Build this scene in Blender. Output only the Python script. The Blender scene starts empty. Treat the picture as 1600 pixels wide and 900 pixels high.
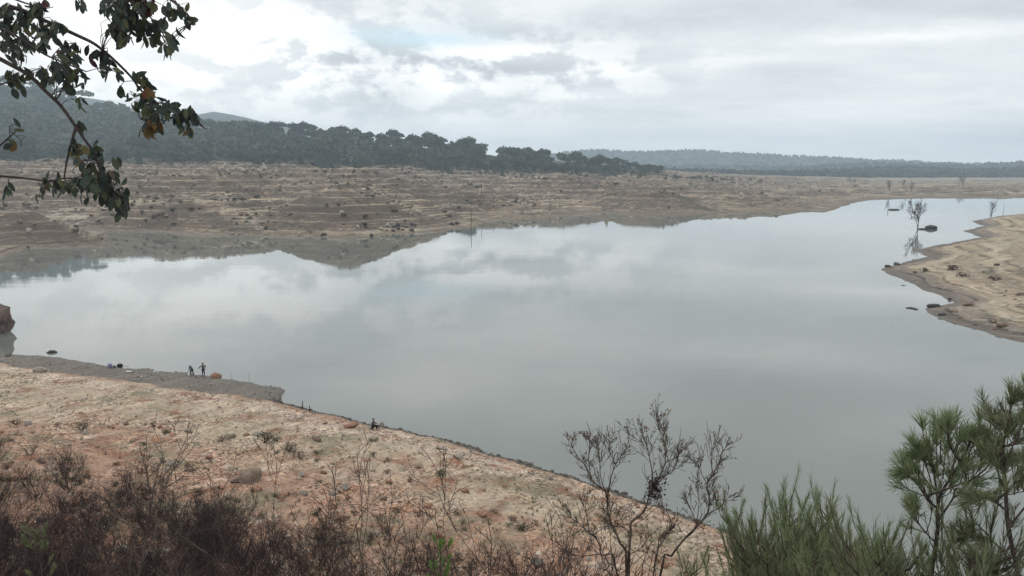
import bpy, bmesh, math, random
import numpy as np
from mathutils import Vector, Matrix

R = math.radians
rng = random.Random(7)
nrs = np.random.RandomState(11)
scene = bpy.context.scene
C = scene.collection

# ------------------------------------------------------------------ camera
F_PX, CAM_H = 1209.0, 27.0
PITCH = math.atan(188.0 / F_PX)
cam = bpy.data.cameras.new('camera')
cam.sensor_width = 36.0
cam.lens = 36.0 * F_PX / 1600.0
cam.clip_start, cam.clip_end = 0.1, 30000.0
cam_o = bpy.data.objects.new('camera', cam)
cam_o.location = (0, 0, CAM_H)
cam_o.rotation_euler = (math.pi / 2 - PITCH, 0, 0)
C.objects.link(cam_o)
scene.camera = cam_o

CP, SP = math.cos(PITCH), math.sin(PITCH)


def ray(px, py):
    """Direction of the sight line through a pixel of the 1600x900 photograph, y component 1."""
    xc, yc = (px - 800) / F_PX, (450 - py) / F_PX
    d = np.array([xc, CP + yc * SP, -SP + yc * CP])
    return d / d[1]


def at(px, py, y):
    d = ray(px, py)
    return Vector((d[0] * y, y, CAM_H + d[2] * y))


def on_level(px, py, z=0.0):
    d = ray(px, py)
    t = (z - CAM_H) / d[2]
    return (d[0] * t, t)


# ------------------------------------------------------------------ noise
_perm = np.random.RandomState(3).permutation(512)
_perm = np.concatenate([_perm, _perm, _perm])
_ga = np.random.RandomState(4).rand(512) * 2 * np.pi
_gx, _gy = np.cos(_ga), np.sin(_ga)


def perlin(x, y):
    xi, yi = np.floor(x).astype(np.int64), np.floor(y).astype(np.int64)
    xf, yf = x - xi, y - yi
    u, v = xf * xf * xf * (xf * (xf * 6 - 15) + 10), yf * yf * yf * (yf * (yf * 6 - 15) + 10)

    def g(ix, iy, fx, fy):
        h = _perm[_perm[ix & 511] + (iy & 511)] & 511
        return _gx[h] * fx + _gy[h] * fy
    a, b = g(xi, yi, xf, yf), g(xi + 1, yi, xf - 1, yf)
    c, d = g(xi, yi + 1, xf, yf - 1), g(xi + 1, yi + 1, xf - 1, yf - 1)
    return (a + u * (b - a)) + v * ((c + u * (d - c)) - (a + u * (b - a)))


def fbm(x, y, octaves=4, gain=0.5):
    s, a, f = np.zeros_like(x, dtype=float), 1.0, 1.0
    for k in range(octaves):
        s += a * perlin(x * f + 17.3 * k, y * f - 9.1 * k)
        a *= gain
        f *= 2.03
    return s


def ridged(x, y, octaves=4):
    s, a, f = np.zeros_like(x, dtype=float), 1.0, 1.0
    for k in range(octaves):
        s += a * (1 - 2.2 * np.abs(perlin(x * f + 31.7 * k, y * f + 5.3 * k)))
        a *= 0.5
        f *= 2.1
    return s


def signed_distance(x, y, poly):
    """Distance to the polygon's edge, positive inside."""
    P = np.array(poly, dtype=float)
    Q = np.roll(P, -1, axis=0)
    best = np.full(x.shape, 1e18)
    inside = np.zeros(x.shape, dtype=bool)
    for (ax, ay), (bx, by) in zip(P, Q):
        ex, ey = bx - ax, by - ay
        wx, wy = x - ax, y - ay
        t = np.clip((wx * ex + wy * ey) / (ex * ex + ey * ey + 1e-12), 0, 1)
        best = np.minimum(best, (wx - ex * t) ** 2 + (wy - ey * t) ** 2)
        cond = (ay > y) != (by > y)
        with np.errstate(divide='ignore', invalid='ignore'):
            xs = ax + (y - ay) * ex / (by - ay if by != ay else 1e-12)
        inside ^= cond & (x < xs)
    d = np.sqrt(best)
    return np.where(inside, d, -d)


def sstep(a, b, x):
    t = np.clip((x - a) / (b - a), 0, 1)
    return t * t * (3 - 2 * t)


# ------------------------------------------------------------------ node helpers
class NT:
    def __init__(self, tree):
        self.t = tree
        tree.nodes.clear()

    def n(self, typ, **kw):
        nd = self.t.nodes.new(typ)
        for k, v in kw.items():
            setattr(nd, k, v)
        return nd

    def put(self, sock, val):
        if hasattr(val, 'is_output'):
            self.t.links.new(val, sock)
        else:
            sock.default_value = val

    def math(self, op, a, b=None, c=None, clamp=False):
        nd = self.n('ShaderNodeMath', operation=op, use_clamp=clamp)
        for s, v in zip(nd.inputs, (a, b, c)):
            if v is not None:
                self.put(s, v)
        return nd.outputs[0]

    def vec(self, op, a, b=None):
        nd = self.n('ShaderNodeVectorMath', operation=op)
        self.put(nd.inputs[0], a)
        if b is not None:
            self.put(nd.inputs[1], b)
        return nd.outputs[0]

    def comb(self, x, y, z):
        nd = self.n('ShaderNodeCombineXYZ')
        for s, v in zip(nd.inputs, (x, y, z)):
            self.put(s, v)
        return nd.outputs[0]

    def sep(self, v):
        nd = self.n('ShaderNodeSeparateXYZ')
        self.put(nd.inputs[0], v)
        return nd.outputs

    def noise(self, vec, scale, detail=4, rough=0.5, out=0):
        nd = self.n('ShaderNodeTexNoise')
        if vec is not None:
            self.put(nd.inputs['Vector'], vec)
        nd.inputs['Scale'].default_value = scale
        nd.inputs['Detail'].default_value = detail
        nd.inputs['Roughness'].default_value = rough
        return nd.outputs[out]

    def voronoi(self, vec, scale, feature='F1', out=0, rand=1.0):
        nd = self.n('ShaderNodeTexVoronoi', feature=feature)
        self.put(nd.inputs['Vector'], vec)
        nd.inputs['Scale'].default_value = scale
        nd.inputs['Randomness'].default_value = rand
        return nd.outputs[out]

    def step(self, x, a, b):
        nd = self.n('ShaderNodeMapRange', interpolation_type='SMOOTHSTEP')
        self.put(nd.inputs[0], x)
        nd.inputs[1].default_value = a
        nd.inputs[2].default_value = b
        return nd.outputs[0]

    def mix(self, fac, a, b, blend='MIX'):
        nd = self.n('ShaderNodeMix', data_type='RGBA', blend_type=blend)
        self.put(nd.inputs[0], fac)
        for s, v in ((nd.inputs[6], a), (nd.inputs[7], b)):
            self.put(s, (*v, 1.0) if isinstance(v, tuple) and len(v) == 3 else v)
        return nd.outputs[2]

    def bump(self, h, strength, dist, normal=None):
        nd = self.n('ShaderNodeBump')
        nd.inputs['Strength'].default_value = strength
        nd.inputs['Distance'].default_value = dist
        self.put(nd.inputs['Height'], h)
        if normal is not None:
            self.put(nd.inputs['Normal'], normal)
        return nd.outputs[0]

    def principled(self, color, rough=0.9, normal=None, spec=0.2, out=True):
        p = self.n('ShaderNodeBsdfPrincipled')
        self.put(p.inputs['Base Color'], (*color, 1.0) if isinstance(color, tuple) and len(color) == 3 else color)
        self.put(p.inputs['Roughness'], rough)
        p.inputs['Specular IOR Level'].default_value = spec
        if normal is not None:
            self.put(p.inputs['Normal'], normal)
        if out:
            o = self.n('ShaderNodeOutputMaterial')
            self.t.links.new(p.outputs[0], o.inputs['Surface'])
        return p


def new_mat(name):
    m = bpy.data.materials.new(name)
    m.use_nodes = True
    return m, NT(m.node_tree)


def plain_mat(name, col, col2=None, scale=6.0, rough=0.85, spec=0.2, per_object=0.0, bump=0.0, bscale=30.0, sss=False):
    """Two-tone noise material with an optional per-object shift."""
    m, t = new_mat(name)
    co = t.n('ShaderNodeTexCoord').outputs['Object']
    col2 = col2 or tuple(c * 0.6 for c in col)
    c = t.mix(t.step(t.noise(co, scale, 4), 0.35, 0.65), col2, col)
    if per_object:
        rnd = t.n('ShaderNodeObjectInfo').outputs['Random']
        hs = t.n('ShaderNodeHueSaturation')
        t.put(hs.inputs['Value'], t.math('MULTIPLY_ADD', rnd, per_object * 2, 1 - per_object))
        t.put(hs.inputs['Hue'], t.math('MULTIPLY_ADD', rnd, 0.03, 0.485))
        t.put(hs.inputs['Color'], c)
        c = hs.outputs[0]
    nrm = t.bump(t.noise(co, bscale, 5, 0.6), bump, 0.05) if bump else None
    t.principled(c, rough, nrm, spec)
    return m


def leaf_mat(name, cols, rough=0.6, transl=0.25, spec=0.25):
    """Leaf material: colour varies from leaf to leaf; a little light comes through."""
    m, t = new_mat(name)
    rnd = t.n('ShaderNodeNewGeometry').outputs['Random Per Island']
    rp = t.n('ShaderNodeValToRGB')
    rp.color_ramp.interpolation = 'LINEAR'
    els = rp.color_ramp.elements
    while len(els) < len(cols):
        els.new(0.5)
    for e, (pos, c) in zip(els, cols):
        e.position = pos
        e.color = (*c, 1)
    t.put(rp.inputs[0], rnd)
    p = t.principled(rp.outputs[0], rough, None, spec, out=False)
    tr = t.n('ShaderNodeBsdfTranslucent')
    t.put(tr.inputs[0], rp.outputs[0])
    mx = t.n('ShaderNodeMixShader')
    mx.inputs[0].default_value = transl
    t.t.links.new(p.outputs[0], mx.inputs[1])
    t.t.links.new(tr.outputs[0], mx.inputs[2])
    o = t.n('ShaderNodeOutputMaterial')
    t.t.links.new(mx.outputs[0], o.inputs['Surface'])
    return m


# ------------------------------------------------------------------ mesh helpers
class MB:
    """Collects tubes, leaves and lumps; build() links them as ONE mesh object."""

    def __init__(self):
        self.v, self.f, self.m = [], [], []

    def tube(self, pts, rads, n=4, mi=0):
        base = len(self.v)
        k = len(pts)
        for i in range(k):
            p = Vector(pts[i])
            d = Vector(pts[min(i + 1, k - 1)]) - Vector(pts[max(i - 1, 0)])
            if d.length < 1e-9:
                d = Vector((0, 0, 1))
            d.normalize()
            a = d.cross(Vector((0.31, 0.94, 0.12)))
            if a.length < 0.05:
                a = d.cross(Vector((1, 0, 0)))
            a.normalize()
            b = d.cross(a)
            r = rads[i]
            for j in range(n):
                an = 2 * math.pi * j / n
                q = p + a * (r * math.cos(an)) + b * (r * math.sin(an))
                self.v.append((q.x, q.y, q.z))
        for i in range(k - 1):
            for j in range(n):
                a0, a1 = base + i * n + j, base + i * n + (j + 1) % n
                self.f.append((a0, a1, a1 + n, a0 + n))
                self.m.append(mi)
        self.f.append(tuple(base + (k - 1) * n + j for j in range(n)))
        self.m.append(mi)

    def face(self, pts, mi=0):
        b = len(self.v)
        self.v.extend([tuple(p) for p in pts])
        self.f.append(tuple(range(b, b + len(pts))))
        self.m.append(mi)

    def add(self, verts, faces, mi=0):
        b = len(self.v)
        self.v.extend(map(tuple, verts))
        for f in faces:
            self.f.append(tuple(b + i for i in f))
            self.m.append(mi)

    def mesh(self, name, mats, smooth=False):
        me = bpy.data.meshes.new(name)
        me.from_pydata(self.v, [], self.f)
        for m in (mats if isinstance(mats, (list, tuple)) else [mats]):
            me.materials.append(m)
        if len(me.materials) > 1:
            me.polygons.foreach_set('material_index', self.m)
        if smooth:
            me.polygons.foreach_set('use_smooth', [True] * len(me.polygons))
        me.update()
        return me

    def build(self, name, mats, parent=None, smooth=False):
        return link(name, self.mesh(name, mats, smooth), parent)


def link(name, me, parent=None):
    o = bpy.data.objects.new(name, me)
    C.objects.link(o)
    if parent is not None:
        o.parent = parent
    return o


def tag(o, label=None, cat=None, group=None, kind=None):
    for k, v in (('label', label), ('category', cat), ('group', group), ('kind', kind)):
        if v:
            o[k] = v
    return o


def thing(name, label, cat, loc=(0, 0, 0), rz=0.0, group=None, scale=1.0):
    o = bpy.data.objects.new(name, None)
    C.objects.link(o)
    o.location = loc
    o.rotation_euler = (0, 0, rz)
    o.scale = (scale,) * 3
    o.empty_display_size = 0.2
    return tag(o, label, cat, group)


def dup(root, loc, rz=0.0, scale=1.0, label=None, group=None):
    """A copy of a thing and of its parts and sub-parts (mesh data shared)."""
    r = root.copy()
    C.objects.link(r)
    r.location, r.rotation_euler = loc, (0, 0, rz)
    r.scale = scale if isinstance(scale, (tuple, list)) else (scale,) * 3
    if label:
        r['label'] = label
    if group:
        r['group'] = group
    for ch in list(root.children):
        c = ch.copy()
        C.objects.link(c)
        c.parent = r
        for g in list(ch.children):
            d = g.copy()
            C.objects.link(d)
            d.parent = c
    return r


class Kit:
    """Mesh variants of one kind of thing; make() places one as a thing with its parts."""

    def __init__(self, name, cat, variants):
        self.name, self.cat, self.variants = name, cat, variants   # variants: list of [(part name, mesh), ...]
        self.first = {}

    def make(self, k, loc, rz, scale, label, group=None):
        k %= len(self.variants)
        if k in self.first:
            return dup(self.first[k], loc, rz, scale, label, group)
        parts = self.variants[k]
        if len(parts) == 1:
            o = link(self.name, parts[0][1])
            tag(o, label, self.cat, group)
            o.location, o.rotation_euler = loc, (0, 0, rz)
        else:
            o = thing(self.name, label, self.cat, loc, rz, group)
            for nm, me in parts:
                link(nm, me, o)
        o.scale = scale if isinstance(scale, (tuple, list)) else (scale,) * 3
        self.first[k] = o
        return o


def grid_mesh(name, X, Y, Z, mat, keep=None, smooth=True):
    """A sheet over a 2-D grid of points; quads where keep is False at all corners are dropped."""
    nr, nc = X.shape
    co = np.stack([X, Y, Z], -1).reshape(-1, 3)
    idx = np.arange(nr * nc).reshape(nr, nc)
    q = np.stack([idx[:-1, :-1], idx[:-1, 1:], idx[1:, 1:], idx[1:, :-1]], -1).reshape(-1, 4)
    if keep is not None:
        k = keep.reshape(-1)
        q = q[k[q].any(1)]
        used = np.zeros(nr * nc, bool)
        used[q.ravel()] = True
        new = np.cumsum(used) - 1
        co, q = co[used], new[q]
    me = bpy.data.meshes.new(name)
    me.vertices.add(len(co))
    me.vertices.foreach_set('co', co.astype(np.float32).ravel())
    me.loops.add(len(q) * 4)
    me.loops.foreach_set('vertex_index', q.astype(np.int32).ravel())
    me.polygons.add(len(q))
    me.polygons.foreach_set('loop_start', np.arange(0, len(q) * 4, 4, dtype=np.int32))
    me.polygons.foreach_set('loop_total', np.full(len(q), 4, dtype=np.int32))
    me.polygons.foreach_set('use_smooth', np.full(len(q), smooth, dtype=bool))
    me.update(calc_edges=True)
    me.materials.append(mat)
    return link(name, me)


def bulk_mesh(name, verts, faces, mats, kind=None, mat_idx=None, smooth=False):
    """Many triangles at once from numpy arrays."""
    me = bpy.data.meshes.new(name)
    verts, faces = np.asarray(verts, np.float32), np.asarray(faces, np.int32)
    me.vertices.add(len(verts))
    me.vertices.foreach_set('co', verts.ravel())
    k = faces.shape[1]
    me.loops.add(faces.size)
    me.loops.foreach_set('vertex_index', faces.ravel())
    me.polygons.add(len(faces))
    me.polygons.foreach_set('loop_start', np.arange(0, faces.size, k, dtype=np.int32))
    me.polygons.foreach_set('loop_total', np.full(len(faces), k, dtype=np.int32))
    if mat_idx is not None:
        me.polygons.foreach_set('material_index', np.asarray(mat_idx, np.int32))
    me.polygons.foreach_set('use_smooth', np.full(len(faces), smooth, dtype=bool))
    me.update(calc_edges=True)
    for m in (mats if isinstance(mats, (list, tuple)) else [mats]):
        me.materials.append(m)
    o = link(name, me)
    if kind:
        o['kind'] = kind
    return o


def icosphere(sub):
    bm = bmesh.new()
    bmesh.ops.create_icosphere(bm, subdivisions=sub, radius=1.0)
    v = np.array([p.co[:] for p in bm.verts])
    f = np.array([[p.index for p in fc.verts] for fc in bm.faces])
    bm.free()
    return v, f


ICO = {k: icosphere(k) for k in (1, 2, 3, 4)}


def rock_shape(seed, sub=3, planes=9, size=(1, 1, 0.7), rough=0.06):
    r = np.random.RandomState(seed)
    v, f = ICO[sub]
    v = v.copy()
    for _ in range(planes):
        n = r.normal(size=3)
        n /= np.linalg.norm(n)
        h = r.uniform(0.55, 0.85)
        d = v @ n - h
        v -= np.where(d > 0, d, 0)[:, None] * n
    s = r.rand(3) * 50
    k = fbm(v[:, 0] * 2.1 + v[:, 2] * 1.3 + s[0], v[:, 1] * 2.1 - v[:, 2] * 1.7 + s[1], 4)
    v *= (1 + rough * 2.0 * k)[:, None]
    return v * np.array(size), f


# ================================================================== THE SETTING
# shorelines, read off the photograph and laid down on the water level
NEAR_PX = [(-1000, 515), (-300, 541), (0, 553), (80, 557), (175, 573), (300, 584), (400, 600), (437, 605), (443, 611),
           (436, 627), (452, 634), (480, 641), (590, 667), (700, 690), (800, 720), (900, 750), (1000, 785),
           (1140, 832), (1280, 880), (1420, 930), (1700, 1010), (2300, 1120)]
NEAR = [on_level(*p) for p in NEAR_PX] + [(140, 10), (140, -60), (-260, -60), (-260, 60)]

# foot of the slope: behind the spit it lies inland of the waterline, elsewhere it is the waterline
FOOT_PX = [(-1000, 545), (-300, 562), (0, 573), (60, 580), (120, 591), (200, 600), (250, 607), (330, 618), (425, 629),
           (452, 635.5), (480, 643), (590, 668.5), (700, 691.5), (800, 721.5), (900, 751.5), (1000, 786.5),
           (1140, 834), (1280, 882), (1420, 932), (1700, 1012), (2300, 1122)]
FOOT = [on_level(*p) for p in FOOT_PX] + [(140, 10), (140, -60), (-260, -60), (-260, 60)]

FAR_PX = [(-900, 425), (-300, 408), (0, 401), (30, 394), (48, 386), (160, 384), (165, 368), (120, 358), (230, 361),
          (310, 366), (400, 367), (480, 369), (540, 372), (580, 370), (612, 365), (650, 364), (690, 360), (735, 356),
          (765, 347), (800, 343), (860, 340), (905, 335), (930, 331), (1000, 335), (1050, 337), (1100, 334), (1200, 329), (1262, 330),
          (1290, 331.5), (1310, 325), (1338, 316), (1365, 312), (1450, 309.5), (1600, 309), (1900, 309), (2500, 311)]
FAR = [on_level(*p) for p in FAR_PX] + [(6000, 1500), (6000, 9000), (-6000, 9000), (-6000, 600)]

RIGHT_PX = [(1720, 327), (1600, 334), (1560, 338), (1517, 346), (1537, 353), (1506, 361), (1533, 371), (1490, 379),
            (1425, 391), (1449, 401), (1410, 411), (1373, 422), (1410, 435), (1437, 450), (1470, 462), (1492, 473),
            (1440, 482), (1446, 488), (1484, 504), (1530, 517), (1580, 530), (1640, 545), (1800, 570), (2300, 630)]
RIGHT = [on_level(*p) for p in RIGHT_PX] + [(700, 60), (700, 500)]


def z_near(x, y, detail=True):
    x, y = np.asarray(x, float), np.asarray(y, float)
    sd = signed_distance(x, y, NEAR)
    sf = signed_distance(x, y, FOOT)
    if detail:
        wob = 0.8 * fbm(x / 3.4, y / 3.4, 5)
        sd = sd + wob * np.clip(1 - np.abs(sd) / 15, 0.15, 1)
        sf = sf + 1.6 * wob * np.clip(1 - np.abs(sf) / 15, 0.15, 1) * np.clip((sd - sf) / 3, 0.3, 1)
    r = np.maximum(y + 1.5, 0.3)
    p, q = np.maximum(sd, 0), np.maximum(sf, 0)
    t = q / (q + r)
    z = 25.3 * (0.15 * t + 0.62 * t * t + 0.23 * t ** 5)
    z = z + 0.22 * (1 - np.exp(-p / 0.5)) + 0.25 * (1 - np.exp(-p / 4.0)) + 0.38 * (1 - np.exp(-q / 1.2))
    if detail:
        z = z + np.minimum(1, q / 9) * (0.45 * fbm(x / 9, y / 9, 5) + 0.22 * ridged(x / 3.1 + 9, y / 3.1, 4)
                                        + 0.05 * fbm(x / 0.7, y / 0.7, 3))
        z = z + np.minimum(1, p / 2) * 0.05 * fbm(x / 1.1, y / 1.1, 3)
    return np.where(sd > 0, z, np.maximum(-3.0, sd * 0.35))


FOREST_AP = [-500, 0, 250, 500, 650, 800, 900, 1000, 1060]
FOREST_D = [790, 810, 830, 890, 940, 975, 1010, 1055, 1080]
CREST_AP = [-700, 0, 200, 300, 500, 700, 800, 1000, 1100]
CREST_D = [1750, 1680, 1520, 1320, 1170, 1130, 1135, 1160, 1180]


def az_px(x, y):
    return 800 + F_PX * CP * x / np.maximum(y, 1) * 1.0


def terraces(z, p, a=0.75):
    return z + a * p / (2 * np.pi) * np.sin(2 * np.pi * z / p)


# knolls and hollows of the drained bank: photo column, depth, height, half widths
MOUNDS = [(535, 352, 7.0, 30, 26), (635, 395, 4.5, 26, 22), (255, 350, 5.5, 34, 24), (70, 285, 5.0, 26, 22), (430, 372, -4.0, 16, 30),
          (1010, 505, 4.5, 42, 26), (905, 470, -2.5, 18, 24), (720, 440, -3.5, 22, 34), (800, 480, 3.2, 28, 24), (1180, 540, 3.0, 34, 30),
          (320, 430, 4.5, 36, 26), (600, 500, 4.0, 44, 26), (480, 470, -3.5, 26, 30), (880, 620, 4.0, 48, 34), (150, 430, 4.0, 40, 26)]


def z_far(x, y, detail=True):
    x, y = np.asarray(x, float), np.asarray(y, float)
    sd = signed_distance(x, y, FAR)
    d = y
    if detail:
        sd = sd + (3.0 * fbm(x / 22, y / 22, 4)) * np.clip(1 - np.abs(sd) / 60, 0.2, 1)
    ap = az_px(x, y)
    p = np.maximum(sd, 0)
    H = np.interp(ap, [-700, 0, 400, 700, 1000, 1200, 1350, 2200], [33, 30, 27, 24, 17, 9, 3.5, 3.5])
    L = np.interp(ap, [0, 400, 560, 680, 800, 1000, 1300], [150, 135, 135, 250, 280, 260, 200])
    base = H * (1 - np.exp(-p / L))
    if detail:
        fade = np.minimum(1, p / 70) * np.interp(ap, [1000, 1400], [1.0, 0.45])
        base = base + sstep(150, 400, p) * sstep(1150, 950, ap) * 3.2 * fbm(x / 55 + 5, y / 200, 3)
        base = base + fade * (4.6 * fbm(x / 75, y / 60, 4) + 3.2 * (ridged(x / 38 + 4, y / 30, 4) - 0.6)
                              + 1.3 * (ridged(x / 15 + 2, y / 11, 3) - 0.5) * sstep(-0.15, 0.25, fbm(x / 60 + 7, y / 50, 3)) + 0.25 * fbm(x / 9, y / 9, 3))
        base = base + np.minimum(1, p / 25) * (0.3 * fbm(x / 14, y / 14, 4))
        for (mp, my, mh, sx, sy) in MOUNDS:
            mx = (mp - 800) / F_PX * my
            base = base + np.minimum(1, p / 25) * 1.4 * mh * np.exp(-((x - mx) / sx) ** 2 - ((y - my) / sy) ** 2)
        base = np.maximum(base, 0.06 * np.minimum(p, 8))
        base = terraces(terraces(base, 3.1, 0.7), 1.05, 0.9)
    # the wooded hill on the left, falling away to the right
    zr_px = np.interp(ap, [-700, -200, 0, 75, 150, 200, 300, 400, 500, 600, 700, 800, 900, 1000, 1100],
                      [100, 108, 128, 146, 163, 180, 202, 210, 221, 232, 240, 250, 258, 266, 272])
    dr = np.interp(ap, CREST_AP, CREST_D)
    d0 = np.interp(ap, FOREST_AP, FOREST_D) - 15
    zr = CAM_H + (262 - zr_px) / F_PX * dr
    k = np.clip((d - d0) / (dr - d0), 0, 1)
    k = k * k * (2.2 - 1.2 * k)
    hill = np.maximum(zr - H, 0) * k
    beyond = np.maximum(d - dr, 0)
    hill = hill * np.exp(-(beyond / 500) ** 2)
    hill = hill * (1 + (0.10 * fbm(x / 120, y / 120, 3) if detail else 0)) * sstep(1150, 1000, ap)
    z = base + hill
    return np.where(sd > 0, z, np.maximum(-3.0, sd * 0.12))


def z_right(x, y, detail=True):
    x, y = np.asarray(x, float), np.asarray(y, float)
    sd = signed_distance(x, y, RIGHT)
    if detail:
        sd = sd + (1.3 * fbm(x / 9, y / 9, 4)) * np.clip(1 - np.abs(sd) / 30, 0.15, 1)
    p = np.maximum(sd, 0)
    z = 10.5 * (1 - np.exp(-p / 75)) + 0.02 * p
    if detail:
        z = z + np.minimum(1, p / 20) * (0.7 * fbm(x / 60, y / 60, 2) + 0.10 * (ridged(x / 9, y / 9, 3) - 0.5))
        z = z + np.minimum(1, p / 6) * 0.05 * fbm(x / 2.5, y / 2.5, 3)
        z = np.maximum(z, 0.05 * np.minimum(p, 6))
        z = terraces(z, 0.6, 0.95)
    return np.where(sd > 0, z, np.maximum(-3.0, sd * 0.2))


def hit(px, py, zf, d0, d1, n=700):
    """Where the sight line through a pixel meets a terrain."""
    dr = ray(px, py)
    t = np.exp(np.linspace(math.log(d0), math.log(d1), n))
    h = CAM_H + dr[2] * t - zf(dr[0] * t, t)
    below = np.nonzero(h < 0)[0]
    if len(below) == 0:
        return None
    i = below[0]
    if i > 0:
        a = h[i - 1] / (h[i - 1] - h[i] + 1e-9)
        tt = t[i - 1] + a * (t[i] - t[i - 1])
    else:
        tt = t[0]
    X, Y = dr[0] * tt, tt
    return Vector((X, Y, float(zf(np.array([X]), np.array([Y]))[0])))


def stand(px, py, zf, d0, d1):
    """Like hit(), but steps down the picture until the point is on dry ground."""
    p = None
    for k in range(16):
        p = hit(px, py + 0.8 * k, zf, d0, d1)
        if p is not None and p.z > 0.04:
            return p
    return p


# ---------------------------------------------------------------- ground materials
def ground_mat(name, cols, band_p, pebble, big, mud_z, mud_col, band_amt, veg=None, z_tones=None, bump=1.0, fine=1.0, contrast=1.0, base_tone=None, lines=None, rills=0.0, scarp_shade=None):
    """Bare drawn-down bank: patches of soil colours, level strata left by the falling water, stones, wet rim."""
    m, t = new_mat(name)
    co = t.n('ShaderNodeTexCoord').outputs['Object']
    x, y, z = t.sep(co)
    n1 = t.noise(co, 1 / big, 5, 0.6)
    n2 = t.noise(t.vec('ADD', co, (31.0, 7.0, 3.0)), 3.2 / big, 6, 0.65)
    n3 = t.noise(co, 1.3 * fine, 5, 0.7)
    n4 = t.noise(co, 7.0 * fine, 4, 0.7)
    c = t.mix(t.step(n1, 0.38, 0.62), cols[0], cols[1])
    if z_tones:
        zz = t.math('ADD', z, t.math('MULTIPLY_ADD', n2, z_tones[0] * 2, -z_tones[0]))
        for z0, z1, col, amt in z_tones[1:]:
            c = t.mix(t.math('MULTIPLY', t.step(zz, z0, z1), amt), c, col)
    c = t.mix(t.step(n2, 0.48, 0.68), c, cols[2])
    c = t.mix(t.math('MULTIPLY', t.step(t.noise(t.vec('ADD', co, (5.0, 70.0, 0.0)), 2.1 / big, 6, 0.7), 0.54, 0.66), 0.75), c, cols[3])
    if veg:
        c = t.mix(t.math('MULTIPLY', t.step(t.noise(t.vec('ADD', co, (90.0, 20.0, 0.0)), 1.7 / big, 7, 0.72), 0.52, 0.63), 0.8), c, veg)
    if base_tone:
        zb = t.math('ADD', z, t.math('MULTIPLY_ADD', n2, base_tone[0] * 0.8, -base_tone[0] * 0.4))
        c = t.mix(t.step(zb, base_tone[0] * 1.15, base_tone[0] * 0.85), c, base_tone[1])
    # strata: level bands, warped a little
    zw = t.math('ADD', z, t.math('MULTIPLY', t.noise(co, 0.035, 3), band_p * 2.0))
    band = t.noise(t.comb(t.math('MULTIPLY', x, 0.004), t.math('MULTIPLY', y, 0.004), t.math('DIVIDE', zw, band_p)), 1.6, 4, 0.75)
    bandm = t.math('MULTIPLY', t.math('SUBTRACT', band, 0.5), band_amt)
    # stones
    pv = t.n('ShaderNodeTexVoronoi', feature='F1')
    t.put(pv.inputs['Vector'], t.vec('ADD', co, t.comb(t.math('MULTIPLY', n4, 0.3 / pebble), t.math('MULTIPLY', n3, 0.3 / pebble), 0.0)))
    pv.inputs['Scale'].default_value = pebble
    pcol = t.sep(pv.outputs['Color'])
    stony = t.step(t.noise(t.vec('ADD', co, (12.0, 44.0, 0.0)), 1.9 / big, 6, 0.65), 0.42, 0.6)
    val = t.math('ADD', 0.62, t.math('MULTIPLY', n3, 0.5))
    val = t.math('ADD', val, t.math('MULTIPLY', t.math('MULTIPLY_ADD', n4, 0.6, -0.3), t.math('MULTIPLY_ADD', stony, 0.7, 0.3)))
    val = t.math('ADD', val, bandm)
    val = t.math('ADD', val, t.math('MULTIPLY', t.math('MULTIPLY_ADD', pcol[0], 0.5, -0.25), t.math('MULTIPLY_ADD', stony, 0.9, 0.1)))
    if rills:
        rl = t.noise(t.comb(t.math('MULTIPLY_ADD', x, 0.9, t.math('MULTIPLY', y, -0.42)), t.math('MULTIPLY_ADD', x, 0.10, t.math('MULTIPLY', y, 0.2)), 0.0), 0.8, 5, 0.65)
        val = t.math('ADD', val, t.math('MULTIPLY_ADD', rl, rills, -rills * 0.5))
    val = t.math('MULTIPLY_ADD', t.math('SUBTRACT', val, 0.87), contrast, 0.92)
    if lines:
        fr = t.math('FRACT', t.math('DIVIDE', zw, lines[0]))
        ln = t.math('MULTIPLY', t.step(fr, 0.5, 0.82), t.step(fr, 1.0, 0.9))
        on = t.step(t.noise(t.vec('ADD', co, (3.0, 8.0, 60.0)), 1.1 / big, 3, 0.6), 0.36, 0.56)
        val = t.math('SUBTRACT', val, t.math('MULTIPLY', t.math('MULTIPLY', ln, on), lines[1]))
    val = t.math('MAXIMUM', val, 0.2)
    hs = t.n('ShaderNodeHueSaturation')
    t.put(hs.inputs['Color'], c)
    t.put(hs.inputs['Value'], val)
    t.put(hs.inputs['Saturation'], t.math('MULTIPLY_ADD', pcol[1], 0.4, 0.8))
    c = hs.outputs[0]
    if scarp_shade:                                   # shade of the steep little faces, painted into the colour by slope
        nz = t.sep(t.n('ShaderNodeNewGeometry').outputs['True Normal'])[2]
        c = t.mix(t.math('MULTIPLY', t.step(t.math('ADD', nz, t.math('MULTIPLY_ADD', n3, 0.10, -0.05)), scarp_shade[0], scarp_shade[1]), 0.85), c, scarp_shade[2])
    wet = t.step(t.math('ADD', z, t.math('MULTIPLY_ADD', n2, -mud_z * 1.5, mud_z * 0.75)), mud_z * 1.2, mud_z * 0.45)
    c = t.mix(t.math('MULTIPLY', wet, 0.85), c, t.mix(t.step(n3, 0.3, 0.7), mud_col, tuple(k * 0.6 for k in mud_col)))
    nrm = t.bump(pv.outputs['Distance'], 0.55 * bump, 0.35 / pebble)
    nrm = t.bump(n4, 0.5 * bump, 0.12 / fine, nrm)
    nrm = t.bump(n3, 0.5 * bump, 0.4 / fine, nrm)
    rough = t.math('MULTIPLY_ADD', wet, -0.25, 0.95)
    t.principled(c, rough, nrm, 0.15)
    return m


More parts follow.
